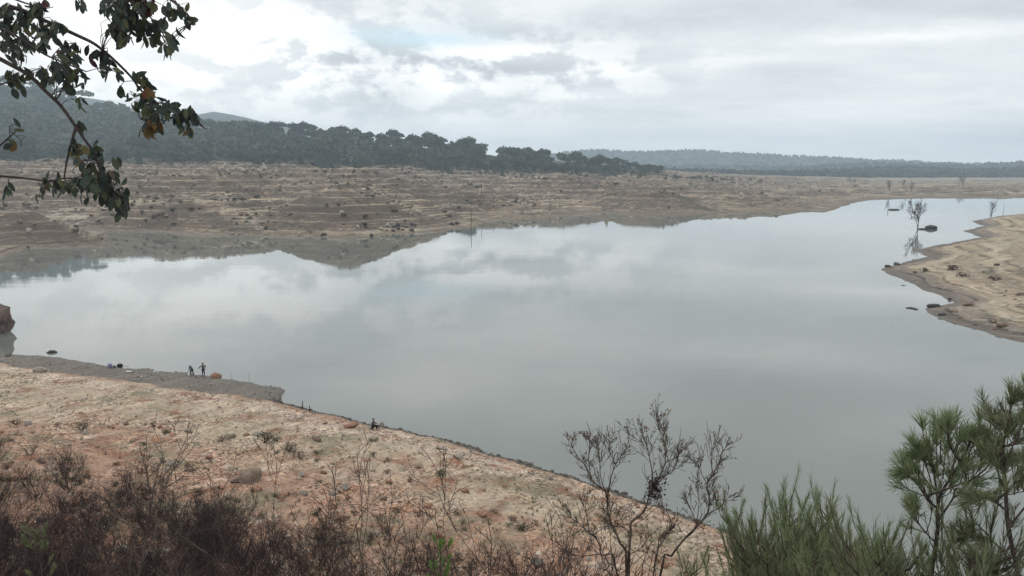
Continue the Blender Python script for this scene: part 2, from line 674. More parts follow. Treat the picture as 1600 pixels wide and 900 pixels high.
M_NEAR = ground_mat('stony_slope', [(0.325, 0.21, 0.148), (0.385, 0.285, 0.205), (0.235, 0.122, 0.080), (0.47, 0.38, 0.30)],
                    0.5, 5.5, 11.0, 0.36, (0.14, 0.128, 0.115), 0.25, veg=(0.19, 0.168, 0.112),
                    z_tones=[0.45, (0.72, 1.0, (0.48, 0.40, 0.325), 0.75), (1.0, 1.5, (0.36, 0.29, 0.21), 0.8), (1.9, 3.2, (0.335, 0.205, 0.145), 0.85), (3.8, 7.5, (0.235, 0.135, 0.097), 0.85)],
                    base_tone=(0.62, (0.165, 0.143, 0.123)), contrast=2.6, rills=0.6, fine=1.9)
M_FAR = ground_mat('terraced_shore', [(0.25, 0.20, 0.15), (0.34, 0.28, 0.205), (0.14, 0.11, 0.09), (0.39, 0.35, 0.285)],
                   1.7, 0.40, 62.0, 0.9, (0.19, 0.145, 0.105), 1.2, veg=(0.078, 0.075, 0.05), bump=1.2, fine=0.22, contrast=1.8, lines=(1.2, 0.36), scarp_shade=(0.95, 0.84, (0.125, 0.098, 0.078)))
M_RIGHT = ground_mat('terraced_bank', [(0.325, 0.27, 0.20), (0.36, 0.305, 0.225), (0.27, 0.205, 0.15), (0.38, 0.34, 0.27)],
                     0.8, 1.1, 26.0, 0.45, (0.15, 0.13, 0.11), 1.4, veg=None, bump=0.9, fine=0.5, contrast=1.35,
                     base_tone=(1.0, (0.205, 0.175, 0.145)), lines=(0.72, 0.34), scarp_shade=(0.94, 0.82, (0.17, 0.135, 0.105)))


def wood_floor_mat(name, a, b, scale):
    m, t = new_mat(name)
    co = t.n('ShaderNodeTexCoord').outputs['Object']
    n1, n2 = t.noise(co, scale, 6, 0.65), t.noise(co, scale * 7, 5, 0.7)
    c = t.mix(t.step(n1, 0.35, 0.65), a, b)
    c = t.mix(t.step(n2, 0.45, 0.7), c, tuple(k * 0.55 for k in a))
    t.principled(c, 1.0, t.bump(n2, 0.8, 4.0), 0.05)
    return m


M_HILL = wood_floor_mat('wooded_hill', (0.055, 0.06, 0.036), (0.13, 0.118, 0.08), 0.02)


# ---------------------------------------------------------------- ground sheets
def polar(az0, az1, nc, d0, d1, nr):
    A = np.linspace(R(az0), R(az1), nc)
    D = np.exp(np.linspace(math.log(d0), math.log(d1), nr))
    AA, DD = np.meshgrid(A, D)
    return DD * np.sin(AA), DD * np.cos(AA)


X, Y = polar(-62, 62, 860, 2.2, 150, 560)
Z = z_near(X, Y)
tag(grid_mesh('ground', X, Y, Z, M_NEAR, Z > -2.9), kind='structure')

X, Y = polar(-46, 46, 1150, 190, 1560, 700)
Z = z_far(X, Y)
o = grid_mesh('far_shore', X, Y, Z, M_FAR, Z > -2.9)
o.data.materials.append(M_HILL)
tag(o, kind='structure')
# the wooded part of that sheet has forest floor instead of bare earth
me = o.data
cen = np.empty(len(me.polygons) * 3, np.float32)
me.polygons.foreach_get('center', cen)
cen = cen.reshape(-1, 3)


def forest_edge(x, y):
    ap = az_px(x, y)
    e = np.interp(ap, FOREST_AP, FOREST_D) + 34 * fbm(x / 60, y / 90, 4)
    return y - e - sstep(1030, 1070, ap) * 5000


fe = forest_edge(cen[:, 0].astype(float), cen[:, 1].astype(float)) + 9 * fbm(cen[:, 0] / 12.0, cen[:, 1] / 12.0, 3)
me.polygons.foreach_set('material_index', (fe > 0).astype(np.int32))

X, Y = polar(15, 50, 620, 95, 560, 520)
Z = z_right(X, Y)
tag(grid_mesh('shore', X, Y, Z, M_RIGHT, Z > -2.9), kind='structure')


# the plain and the hills beyond the reservoir
def z_dist(x, y):
    d = y
    ap = az_px(x, y)
    z = z_far(x, y, False) * sstep(2300, 1700, d) - 1.2 * sstep(1250, 1270, np.hypot(x, y)) * sstep(1560, 1545, np.hypot(x, y))
    z = z + sstep(1450, 1600, d) * (1.0 + 2.5 * fbm(x / 160, y / 160, 4)) * sstep(950, 1150, ap)

    def ridge(dr, w, px, py, amp, s):
        zr = CAM_H + (262 - np.interp(ap, px, py)) / F_PX * dr
        zr = zr + amp * fbm(x / s, y / s, 4)
        return np.maximum(zr, 0) * np.exp(-((d - dr) / w) ** 2)
    a = ridge(2150, 200, [700, 850, 1000, 1060, 1150, 1250, 1340, 1420, 1500, 1600, 1750, 2300],
              [300, 290, 279, 274, 276, 272, 268, 267, 269, 266, 262, 262], 5, 230)
    a = np.maximum(a, ridge(3000, 420, [700, 850, 1000, 1060, 1200, 1300, 1340, 1420, 1500, 1600, 1750, 2300],
              [300, 290, 278, 272, 266, 259, 256, 259, 260, 254, 248, 246], 7, 300))
    b = ridge(4300, 600, [500, 800, 860, 930, 1000, 1090, 1180, 1290, 1400, 1500, 2300],
              [262, 248, 241, 236, 240, 237, 243, 248, 254, 257, 257], 9, 330)
    c = ridge(3300, 420, [-900, -200, 60, 110, 150, 185, 215, 250, 290, 350, 420, 520, 620],
              [165, 165, 165, 160, 157, 161, 171, 180, 188, 178, 190, 215, 262], 10, 300)
    return np.maximum(np.maximum(z, a), np.maximum(b, c))


X, Y = polar(-48, 48, 700, 1500, 7600, 230)
Z = z_dist(X, Y)
M_PLAIN = ground_mat('drained_plain', [(0.23, 0.19, 0.15), (0.32, 0.28, 0.23), (0.15, 0.12, 0.095), (0.40, 0.365, 0.32)],
                     1.7, 0.10, 130.0, 0.5, (0.2, 0.17, 0.14), 0.8, veg=(0.15, 0.14, 0.10), bump=0.6, fine=0.06, contrast=1.2)
o = grid_mesh('hills', X, Y, Z, M_PLAIN)
M_FARWOOD = wood_floor_mat('far_woods', (0.030, 0.042, 0.034), (0.055, 0.065, 0.052), 0.006)
o.data.materials.append(M_FARWOOD)
tag(o, kind='structure')
me = o.data
cen = np.empty(len(me.polygons) * 3, np.float32)
me.polygons.foreach_get('center', cen)
cen = cen.reshape(-1, 3).astype(float)
wooded = (cen[:, 1] > 1760 + 90 * fbm(cen[:, 0] / 150, cen[:, 1] / 150, 3)) | (az_px(cen[:, 0], cen[:, 1]) < 1040)
me.polygons.foreach_set('material_index', wooded.astype(np.int32))

# ---------------------------------------------------------------- water
m, t = new_mat('still_water')
co = t.n('ShaderNodeTexCoord').outputs['Object']
patch = t.step(t.noise(t.vec('MULTIPLY', co, (0.3, 1.0, 1.0)), 0.022, 4, 0.6), 0.46, 0.64)
rip = t.noise(co, 1.3, 3, 0.55)
swell = t.noise(t.vec('MULTIPLY', co, (0.35, 1.0, 1.0)), 0.16, 3, 0.5)
h = t.math('ADD', t.math('MULTIPLY', t.math('MULTIPLY', rip, 0.5), t.math('MULTIPLY_ADD', patch, 1.5, 0.08)), t.math('MULTIPLY', swell, 1.3))
p = t.principled(t.mix(t.step(t.noise(co, 0.03, 4), 0.3, 0.7), (0.135, 0.150, 0.134), (0.156, 0.168, 0.150)), 0.02, t.bump(h, 0.06, 0.12), 0.5)
p.inputs['IOR'].default_value = 1.75
M_WATER = m
X, Y = np.meshgrid(np.array([-5500., -1000, -300, 0, 300, 1000, 5500]), np.array([-50., 60, 200, 600, 1500, 3000, 5600]))
tag(grid_mesh('water', X, Y, X * 0, M_WATER), kind='structure')
# ================================================================== THINGS
M_BARK = plain_mat('dark_bark', (0.075, 0.06, 0.055), (0.035, 0.028, 0.027), 9, 0.9, bump=0.5, bscale=60)
M_SCRUB = plain_mat('burnt_twig', (0.060, 0.043, 0.040), (0.026, 0.018, 0.019), 5, 0.9, 0.1, per_object=0.25)
M_TWIG = plain_mat('grey_brown_twig', (0.10, 0.078, 0.065), (0.05, 0.038, 0.034), 5, 0.9, 0.1, per_object=0.2)
M_DEADWOOD = plain_mat('weathered_wood', (0.13, 0.115, 0.10), (0.07, 0.06, 0.055), 1.5, 0.9, 0.1)
M_PINEBARK = plain_mat('pine_bark', (0.10, 0.075, 0.06), (0.05, 0.038, 0.032), 12, 0.9, bump=0.6, bscale=50)
M_CONE = plain_mat('pine_cone', (0.055, 0.035, 0.025), (0.03, 0.02, 0.015), 20, 0.8)
M_NEEDLE = leaf_mat('pine_needles', [(0.0, (0.10, 0.14, 0.068)), (0.45, (0.18, 0.235, 0.115)), (0.8, (0.25, 0.305, 0.165)), (1.0, (0.34, 0.33, 0.19))], 0.42, 0.35, 0.4)
M_OLIVE = leaf_mat('faded_needles', [(0.0, (0.09, 0.115, 0.06)), (0.5, (0.155, 0.19, 0.10)), (1.0, (0.24, 0.235, 0.135))], 0.5, 0.25, 0.3)
M_LEAF = leaf_mat('dark_leaves', [(0.0, (0.022, 0.030, 0.028)), (0.6, (0.038, 0.054, 0.040)), (0.85, (0.062, 0.080, 0.040)), (0.96, (0.095, 0.098, 0.042)), (1.0, (0.10, 0.055, 0.04))], 0.5, 0.22, 0.3)
M_RED = leaf_mat('red_leaves', [(0.0, (0.055, 0.012, 0.016)), (0.6, (0.075, 0.018, 0.022)), (1.0, (0.05, 0.02, 0.02))], 0.6, 0.15)
M_GOLD = leaf_mat('yellowing_leaves', [(0.0, (0.12, 0.065, 0.025)), (0.5, (0.12, 0.085, 0.03)), (0.8, (0.09, 0.08, 0.03)), (1.0, (0.13, 0.05, 0.032))], 0.7, 0.15)
M_DRYLEAF = leaf_mat('dry_leaves', [(0.0, (0.10, 0.07, 0.05)), (0.5, (0.17, 0.12, 0.085)), (1.0, (0.25, 0.18, 0.12))], 0.8, 0.2, 0.1)
M_SHOOT = leaf_mat('fresh_green_needles', [(0.0, (0.10, 0.20, 0.05)), (1.0, (0.19, 0.31, 0.08))], 0.5, 0.25)
M_HERB = leaf_mat('dusty_herbs', [(0.0, (0.06, 0.065, 0.035)), (0.5, (0.115, 0.115, 0.06)), (1.0, (0.18, 0.16, 0.09))], 0.8, 0.15, 0.1)


def crown_mat(name, a, b, per=0.25):
    m, t = new_mat(name)
    rnd = t.n('ShaderNodeNewGeometry').outputs['Random Per Island']
    obr = t.n('ShaderNodeObjectInfo').outputs['Random']
    c = t.mix(rnd, a, b)
    hs = t.n('ShaderNodeHueSaturation')
    t.put(hs.inputs['Color'], c)
    t.put(hs.inputs['Value'], t.math('MULTIPLY_ADD', obr, per * 2, 1 - per))
    t.principled(hs.outputs[0], 0.9, None, 0.05)
    return m


M_CROWN = crown_mat('pine_crown', (0.020, 0.034, 0.018), (0.062, 0.082, 0.044), 0.5)


def wood_mat(name, a, b, scale):
    m, t = new_mat(name)
    co = t.n('ShaderNodeTexCoord').outputs['Object']
    rnd = t.n('ShaderNodeNewGeometry').outputs['Random Per Island']
    k = t.step(t.noise(co, scale, 3, 0.7), 0.36, 0.64)
    c = t.mix(k, a, b)
    hs = t.n('ShaderNodeHueSaturation')
    t.put(hs.inputs['Color'], c)
    t.put(hs.inputs['Value'], t.math('MULTIPLY_ADD', rnd, 0.6, 0.7))
    t.principled(hs.outputs[0], 0.9, None, 0.05)
    return m


M_WOODLAND = wood_mat('woodland_crown', (0.016, 0.030, 0.016), (0.088, 0.105, 0.058), 0.09)
M_FARTREES = wood_mat('far_tree_crowns', (0.018, 0.028, 0.022), (0.052, 0.062, 0.048), 0.02)
M_UNDER = wood_mat('undergrowth_leaves', (0.035, 0.042, 0.026), (0.105, 0.098, 0.062), 0.2)
M_SHRUBLEAF = crown_mat('shrub_leaves', (0.045, 0.045, 0.03), (0.10, 0.095, 0.055), 0.3)
M_DRYSHRUB = crown_mat('dry_shrub', (0.055, 0.04, 0.035), (0.11, 0.08, 0.06), 0.3)


def rock_mat(name, a, b, per=0.2):
    m, t = new_mat(name)
    co = t.n('ShaderNodeTexCoord').outputs['Object']
    obr = t.n('ShaderNodeObjectInfo').outputs['Random']
    n1, n2 = t.noise(co, 2.0, 6, 0.65), t.noise(co, 9.0, 5, 0.7)
    c = t.mix(t.step(n1, 0.35, 0.65), a, b)
    c = t.mix(t.math('MULTIPLY', t.step(n2, 0.5, 0.7), 0.6), c, tuple(k * 0.45 for k in b))
    hs = t.n('ShaderNodeHueSaturation')
    t.put(hs.inputs['Color'], c)
    t.put(hs.inputs['Value'], t.math('MULTIPLY_ADD', obr, per * 2, 1 - per))
    t.principled(hs.outputs[0], 0.92, t.bump(n2, 0.7, 0.15, t.bump(n1, 0.5, 0.3)), 0.15)
    return m


M_ROCK = rock_mat('brown_rock', (0.26, 0.20, 0.15), (0.17, 0.125, 0.10))
M_PALEROCK = rock_mat('pale_granite', (0.42, 0.37, 0.31), (0.31, 0.26, 0.22))
M_DARKROCK = rock_mat('wet_dark_rock', (0.105, 0.095, 0.085), (0.06, 0.052, 0.046))
M_REDROCK = rock_mat('rusty_rock', (0.40, 0.235, 0.155), (0.27, 0.15, 0.105))


# ------------------------------------------------------------------ rocks
def rock_kit(name, cat, mat, n=5, sub=3, flat=0.7, seed=0):
    vs = []
    for k in range(n):
        v, f = rock_shape(seed * 50 + k, sub, 10, (1.0, 0.8, flat))
        v[:, 2] -= v[:, 2].min() * 0.45
        mb = MB()
        mb.add(v, f)
        vs.append([(name, mb.mesh(name, mat, sub >= 4))])
    return Kit(name, cat, vs)


K_ROCK = rock_kit('rock', 'rock', M_ROCK, 5, 3, 0.65, 1)
K_PALE = rock_kit('boulder', 'boulder', M_PALEROCK, 5, 3, 0.8, 2)
K_DARK = rock_kit('rock', 'rock', M_DARKROCK, 5, 3, 0.6, 3)
K_RED = rock_kit('rock', 'rock', M_REDROCK, 4, 3, 0.65, 4)


def put_rock(kit, k, px, py, size, zf, d0, d1, label, group=None, sq=(1, 1, 1), water=False, rz=None):
    if water:
        x, y = on_level(px, py)
        p = Vector((x, y, 0.0))
    else:
        p = stand(px, py, zf, d0, d1)
        if p is None:
            x, y = on_level(px, py)
            p = Vector((x, y, max(0, float(zf(np.array([x]), np.array([y]))[0]))))
    return kit.make(k, p, rng.uniform(0, 6.28) if rz is None else rz, tuple(size * s for s in sq), label, group)


# near water and spit
M_OUTCROP = rock_mat('dark_brown_outcrop', (0.15, 0.11, 0.088), (0.085, 0.062, 0.052))
big, f = rock_shape(77, 4, 16, (1.0, 0.9, 0.85), 0.2)
mb = MB()
mb.add(big, f)
o = mb.build('rock_outcrop', M_OUTCROP)
tag(o, 'tall brown rock outcrop standing in the water at the left edge', 'rock')
x_, y_ = on_level(-53, 522)
o.location, o.scale = (x_, y_ + 2, 0.6), (6.1, 5.0, 6.2)
put_rock(K_DARK, 0, 81, 551, 0.78, z_near, 60, 150, 'flat dark rock lying alone in the water off the spit', water=True, sq=(1.1, 0.7, 0.55), rz=0)
put_rock(K_DARK, 1, 12, 556, 0.72, z_near, 60, 150, 'low dark rock on the water edge left of the lone wet rock', sq=(1.2, 0.8, 0.55))
put_rock(K_RED, 0, 338, 588, 0.72, z_near, 60, 150, 'rounded brown boulder on the spit right of the standing angler', sq=(1, 0.9, 1.15), rz=0.4)
put_rock(K_PALE, 1, 62, 581, 0.9, z_near, 60, 150, 'grey broken rock on the bare slope near the left edge', sq=(1.2, 0.8, 0.7))
put_rock(K_RED, 1, 547, 668, 0.85, z_near, 40, 120, 'orange brown boulder half buried left of the seated person', sq=(1.3, 0.8, 0.6))
put_rock(K_PALE, 2, 597, 664, 0.42, z_near, 40, 120, 'small upright brown stone beside the seated person', sq=(0.8, 0.7, 1.3))
put_rock(K_PALE, 3, 403, 680, 0.5, z_near, 30, 120, 'pale white rock behind the dark green bush on the slope', sq=(1.2, 0.8, 0.7))
put_rock(K_ROCK, 2, 386, 752, 1.25, z_near, 20, 120, 'large smooth brown boulder in the upper edge of the dark scrub', sq=(1.2, 0.9, 0.8), rz=1.1)
put_rock(K_RED, 2, 403, 768, 0.62, z_near, 20, 120, 'pinkish rock leaning against the large brown boulder', sq=(1, 0.9, 1))
put_rock(K_PALE, 4, 716, 716, 0.55, z_near, 20, 120, 'pale rock on the slope below the seated person')
put_rock(K_PALE, 0, 690, 660 + 42, 0.5, z_near, 20, 120, 'pale flat stone on the shore rim right of the seated person', sq=(1.3, 0.9, 0.5))
for i in range(80):
    px, py = rng.uniform(0, 1050), rng.uniform(640, 890)
    p = hit(px, py, z_near, 20, 130)
    if p is None or p.z < 0.7 or p.y > 105:
        continue
    kit = rng.choice([K_RED, K_PALE, K_ROCK])
    lab = {id(K_RED): 'rusty angular stone among the scree on the near slope', id(K_PALE): 'pale angular stone among the scree on the near slope',
           id(K_ROCK): 'dull brown stone among the scree on the near slope'}[id(kit)]
    kit.make(rng.randrange(5), p, rng.uniform(0, 6.28), rng.uniform(0.18, 0.48), lab, 'stones strewn over the near slope')

# right bank: rocks at the water's edge and on the terraces
RB = [(1387, 415, 1.3, 'dark rock at the outermost point of the right bank', 1), (1400, 413, 1.6, 'long dark rock just behind the outermost point of the right bank', 1),
      (1413, 438, 1.5, 'dark rounded rock at the foot of the terraced right bank', 1), (1460, 478, 1.5, 'big dark boulder in the small cove of the right bank', 1),
      (1484, 468, 0.8, 'dark rock at the inner end of the small cove', 1), (1513, 478, 1.6, 'brown rock above the lower tongue of the right bank', 0),
      (1490, 487, 1.1, 'brown rock on the lower tongue of the right bank', 0), (1471, 492, 0.9, 'dark wet rock on the lower edge of the tongue', 1),
      (1443, 484, 0.7, 'small dark rock at the very tip of the lower tongue', 1), (1567, 509, 1.4, 'dark broken rock low on the right bank by the frame edge', 0),
      (1552, 503, 1.1, 'brown rock left of the dark broken rock low on the right bank', 0), (1564, 458, 0.6, 'white stone on the right bank terraces', 2), (1570, 462, 0.45, 'smaller white stone beside the other white stone', 2),
      (1596, 461, 1.1, 'dark rock at the right frame edge', 0)]
for i, (px, py, s, lab, kk) in enumerate(RB):
    put_rock([K_ROCK, K_DARK, K_PALE][kk], i, px, py, s * 0.8, z_right, 90, 420, lab, sq=(1.2, 0.9, 0.75))
for i, (px, py) in enumerate([(1420, 481.5), (1425.5, 482), (1431, 483.5)]):
    put_rock(K_DARK, i + 1, px, py, 0.55 - 0.1 * (i == 2), z_right, 90, 420,
             ['leftmost of three stones breaking the water off the lower tongue', 'middle of three stones breaking the water off the lower tongue', 'rightmost of three stones breaking the water off the lower tongue'][i], water=True, sq=(1.1, 0.8, 0.6))
# islets
o = put_rock(K_DARK, 2, 1453, 357.5, 3.6, z_far, 100, 400, 'dark rock islet beside the drowned bare tree', water=True, sq=(1.0, 0.7, 0.62), rz=0.2)
put_rock(K_DARK, 4, 1442, 358.3, 1.9, z_far, 100, 400, 'low rock joining the islet on its left', water=True, sq=(1.3, 0.8, 0.4))
put_rock(K_DARK, 3, 1396, 328, 3.2, z_far, 100, 400, 'low far rock islet left of the drowned bare tree', water=True, sq=(1.3, 0.7, 0.3), rz=0)

# far bank: pale boulder fields, rocks, wet rocks
for i in range(34):
    px, py = rng.gauss(385, 42), rng.uniform(259, 270)
    p = hit(px, py, z_far, 200, 1150)
    if p:
        K_PALE.make(i, p, rng.uniform(0, 6.28), rng.uniform(0.8, 2.4), 'pale granite boulder in the heap under the left forest edge', 'pale boulders under the forest edge')
for i, (px, py, s) in enumerate([(190, 224, 3.6), (200, 219, 4.2), (213, 217, 3.4), (224, 221, 3.0), (207, 228, 2.6), (330, 215, 2.6), (326, 222, 2.2), (160, 205, 2.6)]):
    p = hit(px, py, z_far, 200, 1500)
    if p:
        K_PALE.make(i, p, rng.uniform(0, 6.28), s * 1.25, 'pale rock showing between trees on the hazy left hillside', 'rocks showing on the wooded hillside')
for i in range(26):
    px = rng.uniform(592, 650)
    py = rng.uniform(350, 362) + (px - 620) * 0.02
    p = hit(px, py, z_far, 200, 1150)
    if p:
        (K_PALE if px < 608 and i % 2 else K_DARK).make(i, p, rng.uniform(0, 6.28), rng.uniform(0.4, 1.3),
                                         'white rock in the heap at the waterline of the middle mound' if px < 608 and i % 2 else 'dark rock in the heap at the waterline of the middle mound',
                                         'rocks heaped at the waterline of the middle mound')
put_rock(K_DARK, 1, 716, 361, 1.0, z_far, 200, 600, 'dark rock lying in the water left of the thin pole', water=True, sq=(1.4, 0.8, 0.4))
put_rock(K_PALE, 1, 949, 285, 2.6, z_far, 300, 1300, 'pale upright rock on the bare shore below the last pines', sq=(0.8, 0.7, 1.6))
for i in range(420):
    px, py = rng.uniform(0, 1330), rng.uniform(268, 398)
    p = hit(px, py, z_far, 200, 1150)
    if p is None or p.z < 0.15 or forest_edge(np.array([p.x]), np.array([p.y]))[0] > 0:
        continue
    if fbm(np.array([p.x / 28 + 3]), np.array([p.y / 30]), 3)[0] < 0.16:
        continue
    kit = rng.choice([K_ROCK, K_PALE, K_DARK, K_ROCK])
    lab = {id(K_ROCK): 'brown rock scattered on the bare far shore', id(K_PALE): 'pale rock scattered on the bare far shore',
           id(K_DARK): 'dark rock scattered on the bare far shore'}[id(kit)]
    kit.make(rng.randrange(5), p, rng.uniform(0, 6.28), (rng.uniform(0.5, 1.6) * (1 + 0.4 * (p.y > 500)),) * 3, lab, 'rocks scattered on the far shore')


# loose stones nobody could count
def scatter_stones(name, P, sizes, mats, sub=1, seed=5, flat=0.65):
    r = np.random.RandomState(seed)
    V, Fc, MI, base = [], [], [], 0
    tv = [rock_shape(900 + k, sub, 6, (1, 0.8, flat), 0.10) for k in range(8)]
    which = r.randint(0, 8, len(P))
    for k in range(8):
        sel = np.nonzero(which == k)[0]
        if len(sel) == 0:
            continue
        v, f = tv[k]
        a = r.rand(len(sel)) * 6.283
        ca, sa = np.cos(a)[:, None], np.sin(a)[:, None]
        s = sizes[sel][:, None]
        x = (v[None, :, 0] * ca - v[None, :, 1] * sa) * s + P[sel, 0:1]
        y = (v[None, :, 0] * sa + v[None, :, 1] * ca) * s + P[sel, 1:2]
        z = v[None, :, 2] * s + P[sel, 2:3]
        V.append(np.stack([x, y, z], -1).reshape(-1, 3))
        n = len(v)
        Fc.append((f[None] + (np.arange(len(sel)) * n)[:, None, None] + base).reshape(-1, 3))
        MI.append(np.repeat(r.randint(0, len(mats), len(sel)), len(f)))
        base += n * len(sel)
    return bulk_mesh(name, np.concatenate(V), np.concatenate(Fc), mats, 'stuff', np.concatenate(MI))


def stone_mat(name, cols):
    m, t = new_mat(name)
    rnd = t.n('ShaderNodeNewGeometry').outputs['Random Per Island']
    rp = t.n('ShaderNodeValToRGB')
    els = rp.color_ramp.elements
    while len(els) < len(cols):
        els.new(0.5)
    for i, (e, c) in enumerate(zip(els, cols)):
        e.position = i / (len(cols) - 1)
        e.color = (*c, 1)
    t.put(rp.inputs[0], rnd)
    t.principled(rp.outputs[0], 0.95, None, 0.1)
    return m


M_STONES = stone_mat('loose_stones', [(0.20, 0.13, 0.095), (0.34, 0.21, 0.145), (0.46, 0.36, 0.26), (0.30, 0.24, 0.19), (0.55, 0.48, 0.40)])
M_DEBRIS = stone_mat('wet_shore_stones', [(0.05, 0.045, 0.04), (0.10, 0.088, 0.075), (0.16, 0.14, 0.12)])
M_FARSTONES = stone_mat('far_stones', [(0.12, 0.085, 0.07), (0.20, 0.15, 0.115), (0.34, 0.28, 0.22), (0.10, 0.085, 0.06)])

N = 30000
yy = np.exp(nrs.uniform(math.log(15), math.log(112), N))
xx = yy * np.tan(nrs.uniform(R(-38), R(26), N))
zz = z_near(xx, yy)
okm = (zz > 0.75) & (nrs.rand(N) < 0.25 + 0.9 * np.clip(fbm(xx / 6, yy / 6, 3) + 0.35, 0, 1))
P = np.stack([xx, yy, zz], 1)[okm]
scatter_stones('loose_stones', P, np.clip(np.exp(nrs.normal(math.log(0.075), 0.55, len(P))), 0.03, 0.34), [M_STONES])
# stones lying on the mud of the spit
xs_, ys_ = nrs.uniform(-85, -20, 4000), nrs.uniform(84, 122, 4000)
zs_ = z_near(xs_, ys_)
ks_ = (zs_ > 0.05) & (zs_ < 0.62) & (fbm(xs_ / 5, ys_ / 4, 3) > 0.0)
scatter_stones('spit_stones', np.stack([xs_, ys_, zs_], 1)[ks_], np.clip(np.exp(nrs.normal(math.log(0.075), 0.5, ks_.sum())), 0.03, 0.3), [M_DEBRIS], seed=16)
# dark stones and drift along the near waterline
q = np.array(NEAR[9:21])
seg = nrs.randint(0, len(q) - 1, 4200)
tt = nrs.rand(4200)[:, None]
P2 = q[seg] * (1 - tt) + q[seg + 1] * tt + nrs.normal(0, 0.55, (4200, 2))
z2 = z_near(P2[:, 0], P2[:, 1])
k2 = (z2 > -0.12) & (z2 < 0.62)
scatter_stones('wet_shore_stones', np.stack([P2[:, 0], P2[:, 1], np.maximum(z2, 0.0)], 1)[k2], np.clip(np.exp(nrs.normal(math.log(0.11), 0.5, k2.sum())), 0.04, 0.4), [M_DEBRIS], seed=6)
# stones of the far shore
N = 9000
yy = nrs.uniform(215, 950, N)
xx = yy * np.tan(nrs.uniform(R(-42), R(26), N))
zz = z_far(xx, yy)
okm = (zz > 0.1) & (forest_edge(xx, yy) < 0) & (fbm(xx / 35, yy / 25, 4) > -0.05)
P = np.stack([xx, yy, zz], 1)[okm]
scatter_stones('far_stones', P, np.clip(np.exp(nrs.normal(math.log(0.38), 0.5, len(P))), 0.15, 1.5), [M_FARSTONES], seed=8)
N = 2500
yy = nrs.uniform(105, 400, N)
xx = yy * np.tan(nrs.uniform(R(22), R(44), N))
zz = z_right(xx, yy)
okm = (zz > 0.1) & (fbm(xx / 18, yy / 18, 4) > 0.0)
P = np.stack([xx, yy, zz], 1)[okm]
scatter_stones('bank_stones', P, np.clip(np.exp(nrs.normal(math.log(0.2), 0.5, len(P))), 0.08, 0.8), [M_FARSTONES], seed=9)


# ------------------------------------------------------------------ woodland
def clump_cloud(n, rx, ry, rz, size, r, shell=0.55, dome=True):
    """Many small tilted faces spread through a crown's volume."""
    mbv, mbf = [], []
    for i in range(n):
        while True:
            p = np.array([r.uniform(-1, 1), r.uniform(-1, 1), r.uniform(-0.35 if dome else -1, 1)])
            l = np.linalg.norm(p)
            if shell < l < 1.0:
                break
        c = p * np.array([rx, ry, rz])
        nrm = p / l + r.normal(size=3) * 0.55
        nrm /= np.linalg.norm(nrm)
        a = np.cross(nrm, r.normal(size=3))
        a /= np.linalg.norm(a)
        b = np.cross(nrm, a)
        s = size * r.uniform(0.6, 1.3)
        k = len(mbv)
        for q in range(5):
            an = 2 * math.pi * q / 5 + r.uniform(-0.3, 0.3)
            rr = s * r.uniform(0.6, 1.1)
            mbv.append(c + a * rr * math.cos(an) + b * rr * math.sin(an))
        mbf.append(tuple(range(k, k + 5)))
    return mbv, mbf


def pine_variant(seed, h=12.0, spread=4.2, flat=0.42, style='umbrella'):
    r = np.random.RandomState(seed)
    tr, cr = MB(), MB()
    lean = r.uniform(-0.5, 0.5, 2)
    top = np.array([lean[0], lean[1], h * 0.8])
    pts = [np.array([0, 0, -0.8]), np.array([lean[0] * 0.3, lean[1] * 0.2, h * 0.3]), np.array([lean[0] * 0.8, lean[1] * 0.7, h * 0.58]), top]
    tr.tube(pts, [0.32, 0.26, 0.2, 0.09], 6)
    if style == 'umbrella':
        nl = r.randint(5, 8)
        for i in range(nl):
            an = 2 * math.pi * i / nl + r.uniform(-0.4, 0.4)
            rr = spread * r.uniform(0.42, 0.68)
            c = top + np.array([math.cos(an) * rr, math.sin(an) * rr, r.uniform(-0.9, 0.5)])
            tr.tube([pts[2] + (top - pts[2]) * r.uniform(0, 0.5), (pts[2] + c) / 2 + np.array([0, 0, -0.3]), c], [0.12, 0.09, 0.04], 4)
            v, f = clump_cloud(52, spread * r.uniform(0.38, 0.52), spread * r.uniform(0.38, 0.52), h * 0.17 * r.uniform(0.8, 1.2), 0.62, r)
            cr.add([p + c for p in v], f)
        v, f = clump_cloud(90, spread * 0.66, spread * 0.66, h * 0.25, 0.65, r)
        cr.add([p + top + np.array([0, 0, 0.2]) for p in v], f)
    else:
        n = r.randint(6, 10)
        for i in range(n):
            k = i / n
            an = r.uniform(0, 6.28)
            rad = spread * (0.75 - 0.45 * abs(k - 0.35))
            c = np.array([math.cos(an) * rad * 0.6, math.sin(an) * rad * 0.6, h * (0.28 + 0.62 * k)])
            tr.tube([np.array([lean[0] * k, lean[1] * k, c[2] - 0.8]), c], [0.1, 0.04], 4)
            v, f = clump_cloud(46, rad * 0.62, rad * 0.62, h * 0.13, 0.62, r, 0.45, False)
            cr.add([p + c for p in v], f)
    return [('trunk', tr.mesh('trunk', M_BARK)), ('crown', cr.mesh('crown', M_CROWN))]


K_STONE_PINE = Kit('stone_pine', 'tree', [pine_variant(s, 12 + (s % 3), 4.3 + 0.5 * (s % 2)) for s in range(6)])
K_BUSHY_PINE = Kit('bushy_pine', 'tree', [pine_variant(20 + s, 10 + s, 3.6, style='bushy') for s in range(4)])

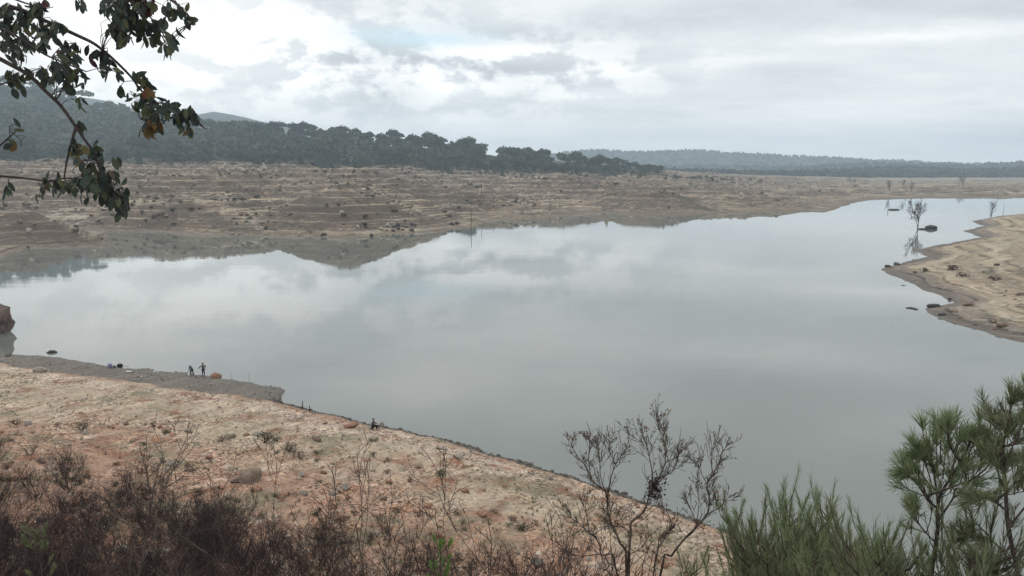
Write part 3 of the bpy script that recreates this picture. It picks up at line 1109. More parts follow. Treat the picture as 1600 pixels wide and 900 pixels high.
# single pines that stand clear of the skyline
for (px, py_base, y, h, kit, k, lab) in [
        (752, 246, 1135, 24, K_STONE_PINE, 0, 'umbrella pine rising clear above the skyline, middle of the wooded ridge'),
        (744, 247, 1138, 19, K_STONE_PINE, 3, 'smaller umbrella pine leaning against the pine that tops the skyline'),
        (898, 260, 1140, 19, K_STONE_PINE, 1, 'small round pine standing out on the skyline near the far end of the wood'),
        (822, 254, 1135, 22, K_STONE_PINE, 2, 'broad umbrella pine on the skyline right of the clear topped pine'),
        (565, 232, 1150, 26, K_BUSHY_PINE, 0, 'open ragged pine on the skyline right of the big umbrella crowns'),
        (502, 228, 1165, 26, K_BUSHY_PINE, 1, 'pointed bushy pine between two big umbrella crowns'),
        (438, 216, 1240, 28, K_STONE_PINE, 4, 'tall umbrella pine at the left start of the skyline row'),
        (475, 219, 1200, 27, K_STONE_PINE, 5, 'very broad umbrella pine on the left part of the skyline row'),
        (535, 226, 1155, 27, K_STONE_PINE, 3, 'broad domed pine left of the open ragged pine'),
        (620, 235, 1150, 26, K_STONE_PINE, 2, 'tall pine with split crown just past the dip in the skyline')]:
    x = ray(px, py_base)[0] * y
    z = float(z_far(np.array([x]), np.array([float(y)]))[0])
    kit.make(k, (x, y, z - 0.3), rng.uniform(0, 6.28), (h / 8.8, h / 8.8, h * 0.74 / 12.0), lab)

N = 9000
ap_ = nrs.uniform(-160, 1030, N)
front = np.interp(ap_, FOREST_AP, FOREST_D)
depth = front + 6 + (nrs.rand(N) ** 1.5) * np.interp(ap_, [0, 300, 500, 800, 1000], [900, 520, 300, 180, 120])
xx = (ap_ - 800) / F_PX * depth
fe = forest_edge(xx, depth)
gaps = fbm(xx / 45, depth / 45, 3)
okm = (fe > 0) & (gaps > -0.08)
order = np.nonzero(okm)[0]
# thin out: no two trees closer than about 4.5 m
chosen, cells = [], {}
for i in order:
    kx, ky = int(xx[i] // 11), int(depth[i] // 11)
    if (kx, ky) in cells:
        continue
    cells[(kx, ky)] = 1
    chosen.append(i)
chosen = np.array(chosen)
zz = z_far(xx[chosen], depth[chosen])
# trees that show largest: the front rows, and the crest
fr = depth[chosen] - front[chosen]
crest = np.interp(ap_[chosen], CREST_AP, CREST_D)
score = depth[chosen] * 0.5 + np.minimum(np.abs(depth[chosen] - crest + 25) * 0.7, fr) * 3.0 + nrs.uniform(0, 130, len(chosen)) + (ap_[chosen] < -20) * 4000
rank = np.argsort(score)
for j in rank[:270]:
    i = chosen[j]
    near_front = fr[j] < 40
    bushy = rng.random() < (0.55 if near_front else 0.25)
    kit = K_BUSHY_PINE if bushy else K_STONE_PINE
    lab = 'dark bushy pine massed in the wood above the bare far shore' if bushy else 'dark umbrella pine massed in the wood above the bare far shore'
    s = rng.uniform(1.45, 2.0) * (0.72 if near_front else 1.0)
    s *= float(np.interp(ap_[i], [780, 1010], [1.0, 0.5]))
    kit.make(rng.randrange(6), (xx[i], depth[i], zz[j] - 0.3), rng.uniform(0, 6.28), (s * rng.uniform(1.15, 1.5), s * rng.uniform(1.15, 1.5), s), lab, 'pines of the wood along the far shore')


for i in range(26):            # single trees that have crept down on to the bare ground in front of the wood
    ap1 = rng.uniform(60, 1000)
    y1 = float(np.interp(ap1, FOREST_AP, FOREST_D)) - 20 - 170 * rng.random() ** 1.5
    x1 = (ap1 - 800) / F_PX * y1
    K_BUSHY_PINE.make(rng.randrange(4), (x1, y1, float(z_far(np.array([x1]), np.array([y1]))[0]) - 0.2), rng.uniform(0, 6.28), (rng.uniform(0.5, 0.9),) * 2 + (rng.uniform(0.4, 0.75),),
                      'small bushy pine standing apart on bare ground in front of the wood', 'single pines in front of the wood')


def scatter_crowns(name, P, S, mat, n=34, seed=3, size=0.85, dome=(1.0, 1.0, 0.62), lift=0.55):
    r = np.random.RandomState(seed)
    tv = []
    for k in range(6):
        v, f = clump_cloud(n, dome[0], dome[1], dome[2], size * 0.36, r, 0.5)
        tv.append((np.array(v), np.array(f)))
    V, Fc, base = [], [], 0
    which = r.randint(0, 6, len(P))
    for k in range(6):
        sel = np.nonzero(which == k)[0]
        if len(sel) == 0:
            continue
        v, f = tv[k]
        a = r.rand(len(sel)) * 6.283
        ca, sa = np.cos(a)[:, None], np.sin(a)[:, None]
        s = S[sel][:, None]
        x = (v[None, :, 0] * ca - v[None, :, 1] * sa) * s + P[sel, 0:1]
        y = (v[None, :, 0] * sa + v[None, :, 1] * ca) * s + P[sel, 1:2]
        z = (v[None, :, 2] + lift) * s * r.uniform(0.8, 1.3, (len(sel), 1)) + P[sel, 2:3]
        V.append(np.stack([x, y, z], -1).reshape(-1, 3))
        Fc.append((f[None] + (np.arange(len(sel)) * len(v))[:, None, None] + base).reshape(-1, f.shape[1]))
        base += len(v) * len(sel)
    return bulk_mesh(name, np.concatenate(V), np.concatenate(Fc), mat, 'stuff')


rest = rank[270:]
P = np.stack([xx[chosen[rest]], depth[chosen[rest]], zz[rest] + 2.5], 1)
scatter_crowns('woodland', P, nrs.uniform(5.0, 9.5, len(P)) * np.interp(ap_[chosen[rest]], [780, 1010], [1.0, 0.5]), M_WOODLAND, 60, lift=0.9)
# undergrowth along the forest edge
N = 2600
apu = nrs.uniform(-160, 1050, N)
du = np.interp(apu, FOREST_AP, FOREST_D) + 14 - np.abs(nrs.normal(0, 70, N))
xu = (apu - 800) / F_PX * du
P = np.stack([xu, du, z_far(xu, du)], 1)[(fbm(xu / 40, du / 60, 3) > -0.05)]
N = len(P)
scatter_crowns('undergrowth', P, nrs.uniform(0.9, 3.2, N), M_UNDER, 26, seed=4, lift=0.3)
N = 420                       # the wood thins out into bushes on the right
apu = 930 + 260 * nrs.rand(N) ** 1.4
du = nrs.uniform(900, 1110, N)
xu = (apu - 800) / F_PX * du
zu = z_far(xu, du)
k = fbm(xu / 30, du / 40, 3) > -0.02
scatter_crowns('thin_undergrowth', np.stack([xu, du, zu], 1)[k], nrs.uniform(1.0, 3.4, k.sum()), M_UNDER, 26, seed=24, lift=0.4)
# low scrub creeping over the upper far shore in patches
N = 7500
yu = nrs.uniform(320, 1000, N)
apu = nrs.uniform(-60, 1330, N)
xu = (apu - 800) / F_PX * yu
zu = z_far(xu, yu)
k = (zu > 3.0) & (forest_edge(xu, yu) < 5) & (fbm(xu / 42, yu / 30, 4) + 0.02 * (zu - 14) > 0.14)
P = np.stack([xu, yu, zu], 1)[k]
scatter_crowns('far_scrub', P, nrs.uniform(0.4, 1.3, len(P)), M_UNDER, 22, seed=14, lift=0.2)
# far woods on the hills beyond
N = 12000
yy = np.where(nrs.rand(N) < 0.62, nrs.uniform(1800, 2350, N), nrs.uniform(2400, 4500, N))
apw = nrs.uniform(760, 1750, N)
xx_ = (apw - 800) / F_PX * yy
zz_ = z_dist(xx_, yy)
k = zz_ > 1.2
P = np.stack([xx_, yy, zz_], 1)[k]
scatter_crowns('far_woods', P, nrs.uniform(5, 10, len(P)), M_FARTREES, 10, seed=5, size=1.7, lift=0.35)


# ------------------------------------------------------------------ shrubs of the far shore and the right bank
def shrub_variant(seed, mat, n=60, flat=0.7, size=0.15):
    r = np.random.RandomState(seed)
    fo, st = MB(), MB()
    for i in range(4):
        c = np.array([r.uniform(-0.45, 0.45), r.uniform(-0.45, 0.45), r.uniform(0.25, 0.5)])
        v, f = clump_cloud(n // 4, 0.55, 0.55, 0.5 * flat, size, r, 0.25, False)
        fo.add([p + c for p in v], f)
        st.tube([(0, 0, -0.1), c * 0.6, c], [0.05, 0.035, 0.015], 4)
    return [('stem', st.mesh('stem', M_SCRUB)), ('foliage', fo.mesh('foliage', mat))]


K_SHRUB = Kit('shrub', 'shrub', [shrub_variant(40 + s, M_SHRUBLEAF) for s in range(4)])
K_DRYSHRUB = Kit('shrub', 'shrub', [shrub_variant(50 + s, M_DRYSHRUB) for s in range(4)])
for i in range(560):
    px, py = rng.uniform(0, 1340), 268 + 100 * rng.random() ** 1.7
    p = hit(px, py, z_far, 200, 1150)
    if p is None or p.z < 1.2:
        continue
    if fbm(np.array([p.x / 40]), np.array([p.y / 28]), 3)[0] < 0.14:
        continue
    dry = rng.random() < 0.5
    (K_DRYSHRUB if dry else K_SHRUB).make(rng.randrange(4), p, rng.uniform(0, 6.28), rng.uniform(0.9, 2.2) * (1 + 0.35 * (p.y > 520)),
                                          'brown dried shrub dotted on the bare far shore' if dry else 'dull green shrub dotted on the bare far shore', 'shrubs dotted on the far shore')
for i, (px, py, s, lab) in enumerate([(1488, 422, 2.2, 'largest dark shrub on the right bank terraces'), (1505, 432, 1.7, 'dark shrub right below the largest shrub of the right bank'),
                                      (1444, 424, 1.6, 'dark shrub left of the largest shrub on the right bank'), (1556, 438, 1.5, 'lone dark shrub on the middle of the right bank'),
                                      (1430, 427, 0.9, 'small low shrub nearest the outer point of the right bank'), (1557, 415, 1.1, 'small faint shrub high on the right bank')]):
    p = hit(px, py, z_right, 90, 420)
    if p:
        K_DRYSHRUB.make(i, p, rng.uniform(0, 6.28), (s, s, s * 0.75), lab)


# ------------------------------------------------------------------ dead trees and poles
def grow(mb, p, d, length, r0, depth, prm, rnd, tips=None):
    """Recursive branch: bends, thins out and throws side shoots."""
    n = prm['seg']
    pts, rads = [Vector(p)], [r0]
    dirs = []
    d = Vector(d).normalized()
    for i in range(n):
        d = (d + Vector((rnd.gauss(0, 1), rnd.gauss(0, 1), rnd.gauss(0, 1))) * prm['wig'] + Vector((0, 0, prm['up']))).normalized()
        pts.append(pts[-1] + d * (length / n))
        dirs.append(d.copy())
        rads.append(max(prm['rmin'], r0 * (1 - (i + 1) / n * prm['taper'])))
    mb.tube(pts, rads, prm['sides'] if depth == prm['depth'] else 3)
    if tips is not None and depth <= 1:
        tips.append((pts[-1].copy(), d.copy()))
        tips.append((pts[-2].copy(), dirs[-2].copy()))
    if depth <= 0:
        return
    for k in range(prm['kids'][prm['depth'] - depth]):
        f = rnd.uniform(prm['from'], 0.98)
        i = min(n - 1, int(f * n))
        q = pts[i].lerp(pts[i + 1], f * n - i)
        ax = dirs[i].cross(Vector((rnd.gauss(0, 1), rnd.gauss(0, 1), rnd.gauss(0, 1))))
        if ax.length < 1e-3:
            continue
        nd = dirs[i].copy()
        nd.rotate(Matrix.Rotation(rnd.uniform(*prm['ang']), 3, ax.normalized()))
        grow(mb, q, nd, length * rnd.uniform(*prm['len']), max(prm['rmin'], rads[i] * prm['thin']), depth - 1, prm, rnd, tips)


def dead_tree_variant(seed, h, stems, kids=(9, 5), rmin=0.035):
    rnd = random.Random(seed)
    tr, br = MB(), MB()
    prm = dict(seg=5, wig=0.10, up=0.06, taper=0.8, rmin=rmin, sides=5, depth=2, kids=kids, ang=(0.35, 0.9), len=(0.3, 0.5), thin=0.55, **{'from': 0.25})
    for s in range(stems):
        a = rnd.uniform(0, 6.28)
        d = Vector((math.cos(a) * 0.22, math.sin(a) * 0.22, 1))
        grow(br, (0, 0, -0.3), d, h * rnd.uniform(0.75, 1.0), 0.16, 2, prm, rnd)
    tr.tube([(0, 0, -1.5), (0, 0, 0.3), (0.05, 0, 1.2)], [0.28, 0.22, 0.15], 6)
    return [('trunk', tr.mesh('trunk', M_DEADWOOD)), ('branch', br.mesh('branch', M_DEADWOOD))]


K_DEAD = Kit('dead_tree', 'tree', [dead_tree_variant(1, 10, 3, (13, 7), 0.05), dead_tree_variant(2, 9, 4, (6, 3), 0.05), dead_tree_variant(3, 9, 2, (6, 4), 0.08)])
x_, y_ = on_level(1434, 357)
K_DEAD.make(0, (x_, y_, 0), 0.6, 1.06, 'drowned bare tree standing in the water beside the dark islet')
p = stand(1548, 338.5, z_right, 200, 450) or Vector((*on_level(1548, 338.5), 0))
K_DEAD.make(1, p, 0.2, 0.95, 'bare multi stemmed tree at the far tip of the right bank')
for i, (px, py, y, h, lab) in enumerate([(1385, 306, 800, 12, 'faint bare tree far behind the drowned tree, left of a pair'), (1412, 306, 790, 12, 'faint bare tree standing close to the far shoreline above the drowned tree'),
                                         (1420, 306, 795, 10, 'thinner faint bare tree right beside the far shoreline tree'),
                                         (1490, 297, 980, 12, 'faint bare tree on the far plain, left of two'), (1499, 297, 985, 11, 'faint bare tree on the far plain, right of two'),
                                         (1325, 291, 1000, 10, 'faint bare tree on the far plain above the end of the shore'), (1330, 291, 1010, 8, 'smaller faint bare tree beside the one above the end of the shore')]):
    x = (px - 800) / F_PX * y
    K_DEAD.make(2 if i % 2 else 1, (x, y, float(z_far(np.array([x]), np.array([float(y)]))[0])), rng.uniform(0, 6.28), h / 9.0, lab)


def pole(name, cat, base, h, r, lab, lean=(0, 0), mat=None):
    mb = MB()
    mb.tube([(0, 0, -0.8), (lean[0] * 0.5, lean[1] * 0.5, h * 0.5), (lean[0], lean[1], h)], [r, r * 0.9, r * 0.6], 6)
    o = mb.build(name, mat or M_DEADWOOD)
    o.location = base
    return tag(o, lab, cat)


pole('post', 'post', (*on_level(736, 357), 0), 8.8, 0.17, 'thin tall dark pole standing in the water at the middle far shore', (0.1, 0), M_SCRUB)
for px, py, h, lab in [(752, 306, 6.5, 'dead trunk standing on the far shore up left of the thin pole'), (771, 324, 7.0, 'dead straight trunk on the far shore right of the thin pole'),
                       (859, 330, 3.5, 'short dead trunk by the waterline right of the straight trunk'), (875, 328, 4.2, 'reddish dead stump trunk near the waterline, right of the shorter one')]:
    p = hit(px, py, z_far, 200, 900)
    if p:
        pole('tree_snag', 'dead tree', p, h, 0.16, lab, (rng.uniform(-0.3, 0.3), 0), M_SCRUB)
p = stand(1567, 336, z_right, 200, 450) or Vector((*on_level(1567, 336), 0))
pole('post', 'post', p, 7.0, 0.11, 'bare pole right of the multi stemmed bare tree', (0.25, 0), M_DEADWOOD)
x_, y_ = on_level(1387, 333)
pole('post', 'post', (x_, y_, 0), 1.8, 0.16, 'short dark post in the water left of the far islet', (0, 0), M_SCRUB)
for px, py, h, lab in [(473, 640, 1.0, 'black stump standing at the waterline past the end of the spit'), (484, 644, 0.75, 'shorter black stump right of the first at the waterline')]:
    p = stand(px, py, z_near, 50, 120)
    pole('stump', 'stump', p, h, 0.07, lab, (rng.uniform(-0.15, 0.15), 0), M_SCRUB)
p = stand(443, 629, z_near, 50, 120)
pole('stick', 'stick', p, 1.3, 0.045, 'grey stick leaning out of the little bay at the spit tip', (-0.55, 0), M_DEADWOOD)
for px, py, h, lab in [(362, 592, 1.0, 'thin upright stick on the spit right of the boulder'), (389, 597, 1.2, 'thin upright stick nearer the spit tip')]:
    p = stand(px, py, z_near, 50, 140)
    pole('stick', 'stick', p, h, 0.02, lab, (0.05, 0), M_DEADWOOD)


# ------------------------------------------------------------------ herbs and low shrubs of the near slope
M_NEARSHRUB = crown_mat('dusty_shrub_leaves', (0.06, 0.06, 0.036), (0.135, 0.125, 0.075), 0.25)
M_NEARDRY = crown_mat('dry_brown_shrub', (0.07, 0.052, 0.042), (0.15, 0.11, 0.08), 0.25)
K_LOW = Kit('shrub', 'shrub', [shrub_variant(140 + s, M_NEARSHRUB, 360, 0.75, 0.05) for s in range(4)])
K_LOWDRY = Kit('shrub', 'shrub', [shrub_variant(150 + s, M_NEARDRY, 300, 0.75, 0.05) for s in range(4)])
N = 6500
yy = np.exp(nrs.uniform(math.log(16), math.log(108), N))
xx = yy * np.tan(nrs.uniform(R(-38), R(24), N))
zz = z_near(xx, yy)
okm = (zz > 0.8) & (fbm(xx / 8 + 40, yy / 8, 3) > 0.02)
P = np.stack([xx, yy, zz], 1)[okm]
bl, bf = [], []
for p in P:
    h = nrs.uniform(0.08, 0.30)
    for q in range(9):
        a = nrs.uniform(0, 6.28)
        s = nrs.uniform(0.3, 1.0)
        b = p + np.array([math.cos(a), math.sin(a), 0]) * h * 0.35 * s
        tip = p + np.array([math.cos(a) * h * 0.9 * s, math.sin(a) * h * 0.9 * s, h * nrs.uniform(0.5, 1.1)])
        sd_ = np.array([-math.sin(a), math.cos(a), 0]) * 0.025 * (0.5 + h * 2)
        k = len(bl)
        bl += [b - sd_, b + sd_, tip]
        bf.append((k, k + 1, k + 2))
bulk_mesh('herbs', np.array(bl), np.array(bf), M_HERB, 'stuff')

for px, py, s, kit, lab in [(413, 692, 1.35, K_LOW, 'dark green bush in the hollow below the pale white rock'), (432, 690, 0.7, K_LOWDRY, 'low brown shrub right of the dark green bush'),
                            (584, 712, 0.6, K_LOWDRY, 'dark stumpy shrub on the pale patch below the seated person'), (452, 706, 1.0, K_LOW, 'grey green shrub in the band running down from the dark bush'),
                            (470, 716, 1.0, K_LOWDRY, 'brown shrub further down the band from the dark bush'), (690, 742, 0.8, K_LOW, 'grey green shrub on the slope above the forked bare shrub'),
                            (820, 830, 0.7, K_LOW, 'round green shrub on the slope left of the bare tree'), (26, 664, 0.9, K_LOWDRY, 'dark shrub at the left edge above the scrub'),
                            (345, 690, 0.9, K_LOWDRY, 'dark shrub on the red slope left of the dark green bush'), (130, 672, 1.0, K_LOW, 'greenish shrub on the red slope above the scrub')]:
    p = hit(px, py, z_near, 20, 120)
    kit.make(rng.randrange(4), p, rng.uniform(0, 6.28), s, lab)
for i in range(120):
    px = rng.uniform(0, 1140)
    py = rng.uniform(655, 890)
    p = hit(px, py, z_near, 20, 110)
    if p is None or p.z < 1.3:
        continue
    dry = rng.random() < 0.45
    (K_LOWDRY if dry else K_LOW).make(rng.randrange(4), p, rng.uniform(0, 6.28), rng.uniform(0.22, 0.6),
                                          'small brown shrub tuft on the stony near slope' if dry else 'small olive shrub tuft on the stony near slope', 'low shrub tufts on the near slope')


# ------------------------------------------------------------------ bare scrub
def scrub_variant(seed, h, stems, kids, spread=0.5, mat=M_SCRUB, rmin=0.0032, r0=0.016, one=False):
    rnd = random.Random(seed)
    st = MB()
    tw = st if one else MB()
    prm = dict(seg=4, wig=0.14, up=0.07, taper=0.75, rmin=rmin, sides=4, depth=2, kids=kids, ang=(0.3, 0.85), len=(0.3, 0.55), thin=0.6, **{'from': 0.2})
    for s in range(stems):
        a = 2 * math.pi * s / stems + rnd.uniform(-0.4, 0.4)
        sp = spread * rnd.uniform(0.4, 1.3)
        d = Vector((math.cos(a) * sp, math.sin(a) * sp, 1)).normalized()
        p = Vector((math.cos(a) * 0.06, math.sin(a) * 0.06, -0.15))
        L = h * rnd.uniform(0.7, 1.1)
        pts, rads, dd = [p], [r0], d.copy()
        for i in range(5):
            dd = (dd + Vector((rnd.gauss(0, 1), rnd.gauss(0, 1), rnd.gauss(0, 1))) * 0.10 + Vector((0, 0, 0.05))).normalized()
            pts.append(pts[-1] + dd * L / 5)
            rads.append(r0 * (1 - 0.15 * (i + 1)))
        st.tube(pts, rads, 5)
        for k in range(kids[0]):
            f = rnd.uniform(0.15, 1.0) * 4.98
            i = int(f)
            q = pts[i].lerp(pts[i + 1], f - i)
            nd = (pts[i + 1] - pts[i]).normalized()
            ax = nd.cross(Vector((rnd.gauss(0, 1), rnd.gauss(0, 1), rnd.gauss(0, 1)))).normalized()
            nd.rotate(Matrix.Rotation(rnd.uniform(0.35, 0.95), 3, ax))
            grow(tw, q, nd, L * rnd.uniform(0.25, 0.5), rads[i] * 0.55, 2, dict(prm, kids=kids[1:]), rnd)
    if one:
        return [('bare_shrub', st.mesh('bare_shrub', mat))]
    return [('stem', st.mesh('stem', mat)), ('twig', tw.mesh('twig', mat))]


K_SCRUB = Kit('bare_shrub', 'shrub', [scrub_variant(60 + s, 2.0, 9, (8, 5, 2), 0.8) for s in range(5)])
K_OPEN = Kit('bare_shrub', 'shrub', [scrub_variant(80 + s, 2.4, 5, (8, 4, 2), 0.55, M_TWIG, 0.003, 0.02) for s in range(3)])


K_WISPY = Kit('bare_shrub', 'shrub', [scrub_variant(260 + s, 2.3, 7, (7, 4, 1), 0.8, M_SCRUB, 0.0036, 0.021, True) for s in range(4)])


def ground_at(x, y):
    return float(z_near(np.array([x]), np.array([y]))[0])


def scrub_top(px):
    return float(np.interp(px, [-150, 0, 100, 200, 300, 400, 500, 600, 700, 800, 900], [660, 672, 690, 712, 742, 765, 785, 800, 822, 845, 872]))


def kit_height(kit, k):
    return max(v.co.z for nm, me_ in kit.variants[k % len(kit.variants)] for v in me_.vertices)


def depth_for_top(px, ytop, h):
    """Depth at which something h tall standing on the slope reaches photograph row ytop."""
    ys = np.exp(np.linspace(math.log(7.5), math.log(75), 90))
    xs = (px - 800) / F_PX * ys * 1.03
    rows = 262 + (CAM_H - z_near(xs, ys, False) - h) / (ys * 1.02) * F_PX
    k = np.nonzero(rows < ytop)[0]
    return float(ys[k[0]]) if len(k) else None


HS = [kit_height(K_SCRUB, k) for k in range(5)]
for i in range(290):
    px = rng.uniform(-120, 930) if i % 2 == 0 else rng.uniform(-120, 520)
    if rng.random() > np.interp(px, [0, 380, 650, 900], [1.0, 0.9, 0.6, 0.45]):
        continue
    lim = scrub_top(px)
    k = rng.randrange(4)
    h = rng.uniform(1.8, 3.4)
    wispy = rng.random() < np.interp(px, [0, 300, 450], [0.45, 0.6, 0.95])
    kit, hh = (K_WISPY, kit_height(K_WISPY, k)) if wispy else (K_SCRUB, HS[k])
    y = depth_for_top(px, lim + (900 - lim) * rng.random() ** 0.7, h)
    if y is None:
        continue
    x = (px - 800) / F_PX * y * 1.03
    kit.make(k, (x, y, ground_at(x, y)), rng.uniform(0, 6.28), h / hh, 'open wiry dark shrub tangled in the burnt looking scrub, lower left' if wispy else 'dense dark leafless shrub tangled in the burnt looking scrub, lower left', 'dark leafless scrub at the lower left')


def shrub_to(kit, k, px, pytop, y, hproto, lab, rz=0.0, group=None):
    x = (px - 800) / F_PX * y * 1.03
    z = ground_at(x, y)
    top = CAM_H + (262 - pytop) / F_PX * y * 1.02
    s = max(0.3, (top - z) / kit_height(kit, k))
    s = (max(s, 0.75), max(s, 0.75), s)
    return kit.make(k, (x, y, z), rz, s, lab, group)


shrub_to(K_OPEN, 0, 640, 752, 17, 2.45, 'open grey brown bare shrub right of the dark scrub mass', 0.3)
shrub_to(K_OPEN, 1, 705, 770, 15, 2.45, 'forked bare shrub with low bent limbs, left of the bare tree', 1.3)
shrub_to(K_OPEN, 2, 780, 742, 19, 2.45, 'bare shrub reaching highest between the scrub and the bare tree', 2.3)
shrub_to(K_OPEN, 0, 140, 668, 22, 2.45, 'tall bare shrub sticking up above the dark scrub at the left', 2.0)
shrub_to(K_OPEN, 1, 330, 745, 18, 2.45, 'bare shrub sticking up at the right shoulder of the dark scrub', 0.9)
shrub_to(K_OPEN, 2, 870, 842, 14, 2.45, 'low bare shrub just left of the bare tree', 0.2)

# ------------------------------------------------------------------ the bare young tree in the middle foreground
BT_Y = 10.0


def crop3(cx, cy):
    return 800 + cx * 0.311, 620 + cy * 0.311


def path(cpts, y0, conv, rnd, wander=0.12):
    out, yy_ = [], y0
    for c in cpts:
        px, py = conv(*c)
        out.append(at(px, py, yy_))
        yy_ += rnd.uniform(-wander, wander)
    return out


def smooth(pts, n=3):
    """Catmull-Rom through the points."""
    P_ = [pts[0]] + list(pts) + [pts[-1]]
    out = []
    for i in range(1, len(P_) - 2):
        a, b, c, d = P_[i - 1], P_[i], P_[i + 1], P_[i + 2]
        for k in range(n):
            s = k / n
            out.append(0.5 * ((2 * b) + (c - a) * s + (2 * a - 5 * b + 4 * c - d) * s * s + (3 * b - a - 3 * c + d) * s ** 3))
    out.append(P_[-2])
    return out


def limb(mb, pts, r0, r1, sides=5):
    s = smooth(pts)
    n = len(s)
    mb.tube(s, [r0 + (r1 - r0) * (i / (n - 1)) ** 0.8 for i in range(n)], sides)
    return s


rnd = random.Random(5)
base3 = at(985, 900, BT_Y)
gx, gy = base3.x, BT_Y + 0.2
gz = ground_at(gx, gy)
BT = thing('bare_tree', 'thin bare young tree with many stems and a few dry leaves before the water', 'tree', (gx, gy, gz))
off = Vector((gx, gy, gz))
stem_mb, twig_mb, leaf_mb, nest_mb = MB(), MB(), MB(), MB()
S3 = [
    ([(585, 900), (590, 760), (597, 680), (600, 630), (660, 580), (690, 500), (715, 440), (740, 400), (770, 330), (765, 230), (760, 150), (800, 60)], 0.021, True),
    ([(690, 500), (705, 400), (690, 300), (670, 230), (650, 170)], 0.010, False), ([(770, 330), (830, 300), (860, 240)], 0.007, False),
    ([(765, 230), (735, 150), (728, 70)], 0.006, False), ([(740, 400), (800, 380), (830, 330), (840, 270)], 0.007, False),
    ([(575, 900), (545, 740), (500, 640), (480, 560), (470, 480), (400, 420), (370, 350), (330, 300), (300, 240), (315, 190)], 0.017, True),
    ([(480, 560), (490, 440), (520, 340), (560, 280), (590, 210), (580, 165)], 0.011, False), ([(400, 420), (385, 320), (390, 240), (385, 210)], 0.007, False),
    ([(520, 340), (490, 270), (495, 190)], 0.006, False), ([(470, 480), (445, 400), (440, 300), (430, 230)], 0.007, False),
    ([(530, 900), (450, 800), (440, 740), (390, 680), (300, 610), (250, 560)], 0.015, True), ([(445, 790), (330, 800), (270, 770), (210, 720)], 0.010, False),
    ([(390, 680), (370, 560), (380, 470)], 0.007, False),
    ([(745, 900), (800, 800), (870, 710), (930, 650), (985, 580), (990, 500), (980, 440), (1010, 390), (1040, 330), (1060, 270), (1100, 230)], 0.017, True),
    ([(930, 650), (900, 570), (870, 500)], 0.008, False), ([(930, 620), (940, 520), (930, 400)], 0.006, False), ([(985, 590), (1050, 550), (1100, 490)], 0.007, False),
    ([(980, 440), (940, 360), (930, 320)], 0.006, False), ([(1010, 390), (1000, 300), (1030, 220)], 0.006, False),
    ([(710, 900), (730, 800), (745, 700), (800, 670), (790, 600), (750, 540)], 0.012, True), ([(597, 690), (550, 650), (500, 655)], 0.008, False),
    ([(590, 790), (650, 760), (690, 690)], 0.007, False)]
prm = dict(seg=4, wig=0.10, up=0.10, taper=0.7, rmin=0.0028, sides=3, depth=1, kids=(3,), ang=(0.3, 0.8), len=(0.35, 0.6), thin=0.7, **{'from': 0.2})
for cpts, r0, root in S3:
    pts = path(cpts, BT_Y + rnd.uniform(-0.25, 0.25), crop3, rnd, 0.09)
    if root:
        b = off + Vector((rnd.uniform(-0.08, 0.08), rnd.uniform(-0.08, 0.08), -0.2))
        pts = [b, b.lerp(pts[0], 0.45) + Vector((rnd.uniform(-0.1, 0.1), 0, 0))] + pts
    s = limb(stem_mb, [p - off for p in pts], r0 * (1.35 if root else 1), 0.0035)
    lo = len(s) // 3 if root else 2
    for k in range(int(len(s) * 1.6)):
        i = rnd.randrange(lo, len(s) - 1)
        d = (s[i + 1] - s[i]).normalized()
        ax = d.cross(Vector((rnd.gauss(0, 1), rnd.gauss(0, 1), rnd.gauss(0, 1)))).normalized()
        d.rotate(Matrix.Rotation(rnd.uniform(0.3, 0.9), 3, ax))
        tips = []
        grow(twig_mb, s[i], d, rnd.uniform(0.16, 0.46) * (1.0 - 0.6 * i / len(s)), 0.0036, 1, prm, rnd, tips)
        for tp, td in tips:
            if rnd.random() < 0.42:
                a = Vector((rnd.gauss(0, 1), rnd.gauss(0, 1), rnd.gauss(0, 1) - 0.4)).normalized()
                w_ = a.cross(td).normalized() if a.cross(td).length > 0.01 else Vector((1, 0, 0))
                L = rnd.uniform(0.025, 0.05)
                leaf_mb.face([tp, tp + a * L * 0.5 + w_ * L * 0.26, tp + a * L, tp + a * L * 0.5 - w_ * L * 0.26])
c0 = at(*crop3(716, 462), BT_Y) - off
for i in range(420):
    p = c0 + Vector((rnd.gauss(0, 0.055), rnd.gauss(0, 0.05), rnd.gauss(0, 0.085)))
    a = Vector((rnd.gauss(0, 1), rnd.gauss(0, 1), rnd.gauss(0, 1))).normalized()
    w_ = a.cross(Vector((0.3, 0.2, 1))).normalized()
    L = rnd.uniform(0.03, 0.06)
    nest_mb.face([p, p + a * L * 0.5 + w_ * L * 0.3, p + a * L, p + a * L * 0.5 - w_ * L * 0.3])
stem_mb.build('stem', M_TWIG, BT)
twig_mb.build('twig', M_TWIG, BT)
leaf_mb.build('dry_leaves', M_DRYLEAF, BT)
ne = nest_mb.build('dead_foliage', M_SCRUB, BT)
ne['label'] = 'dense dark knot of dead leaves in the fork'


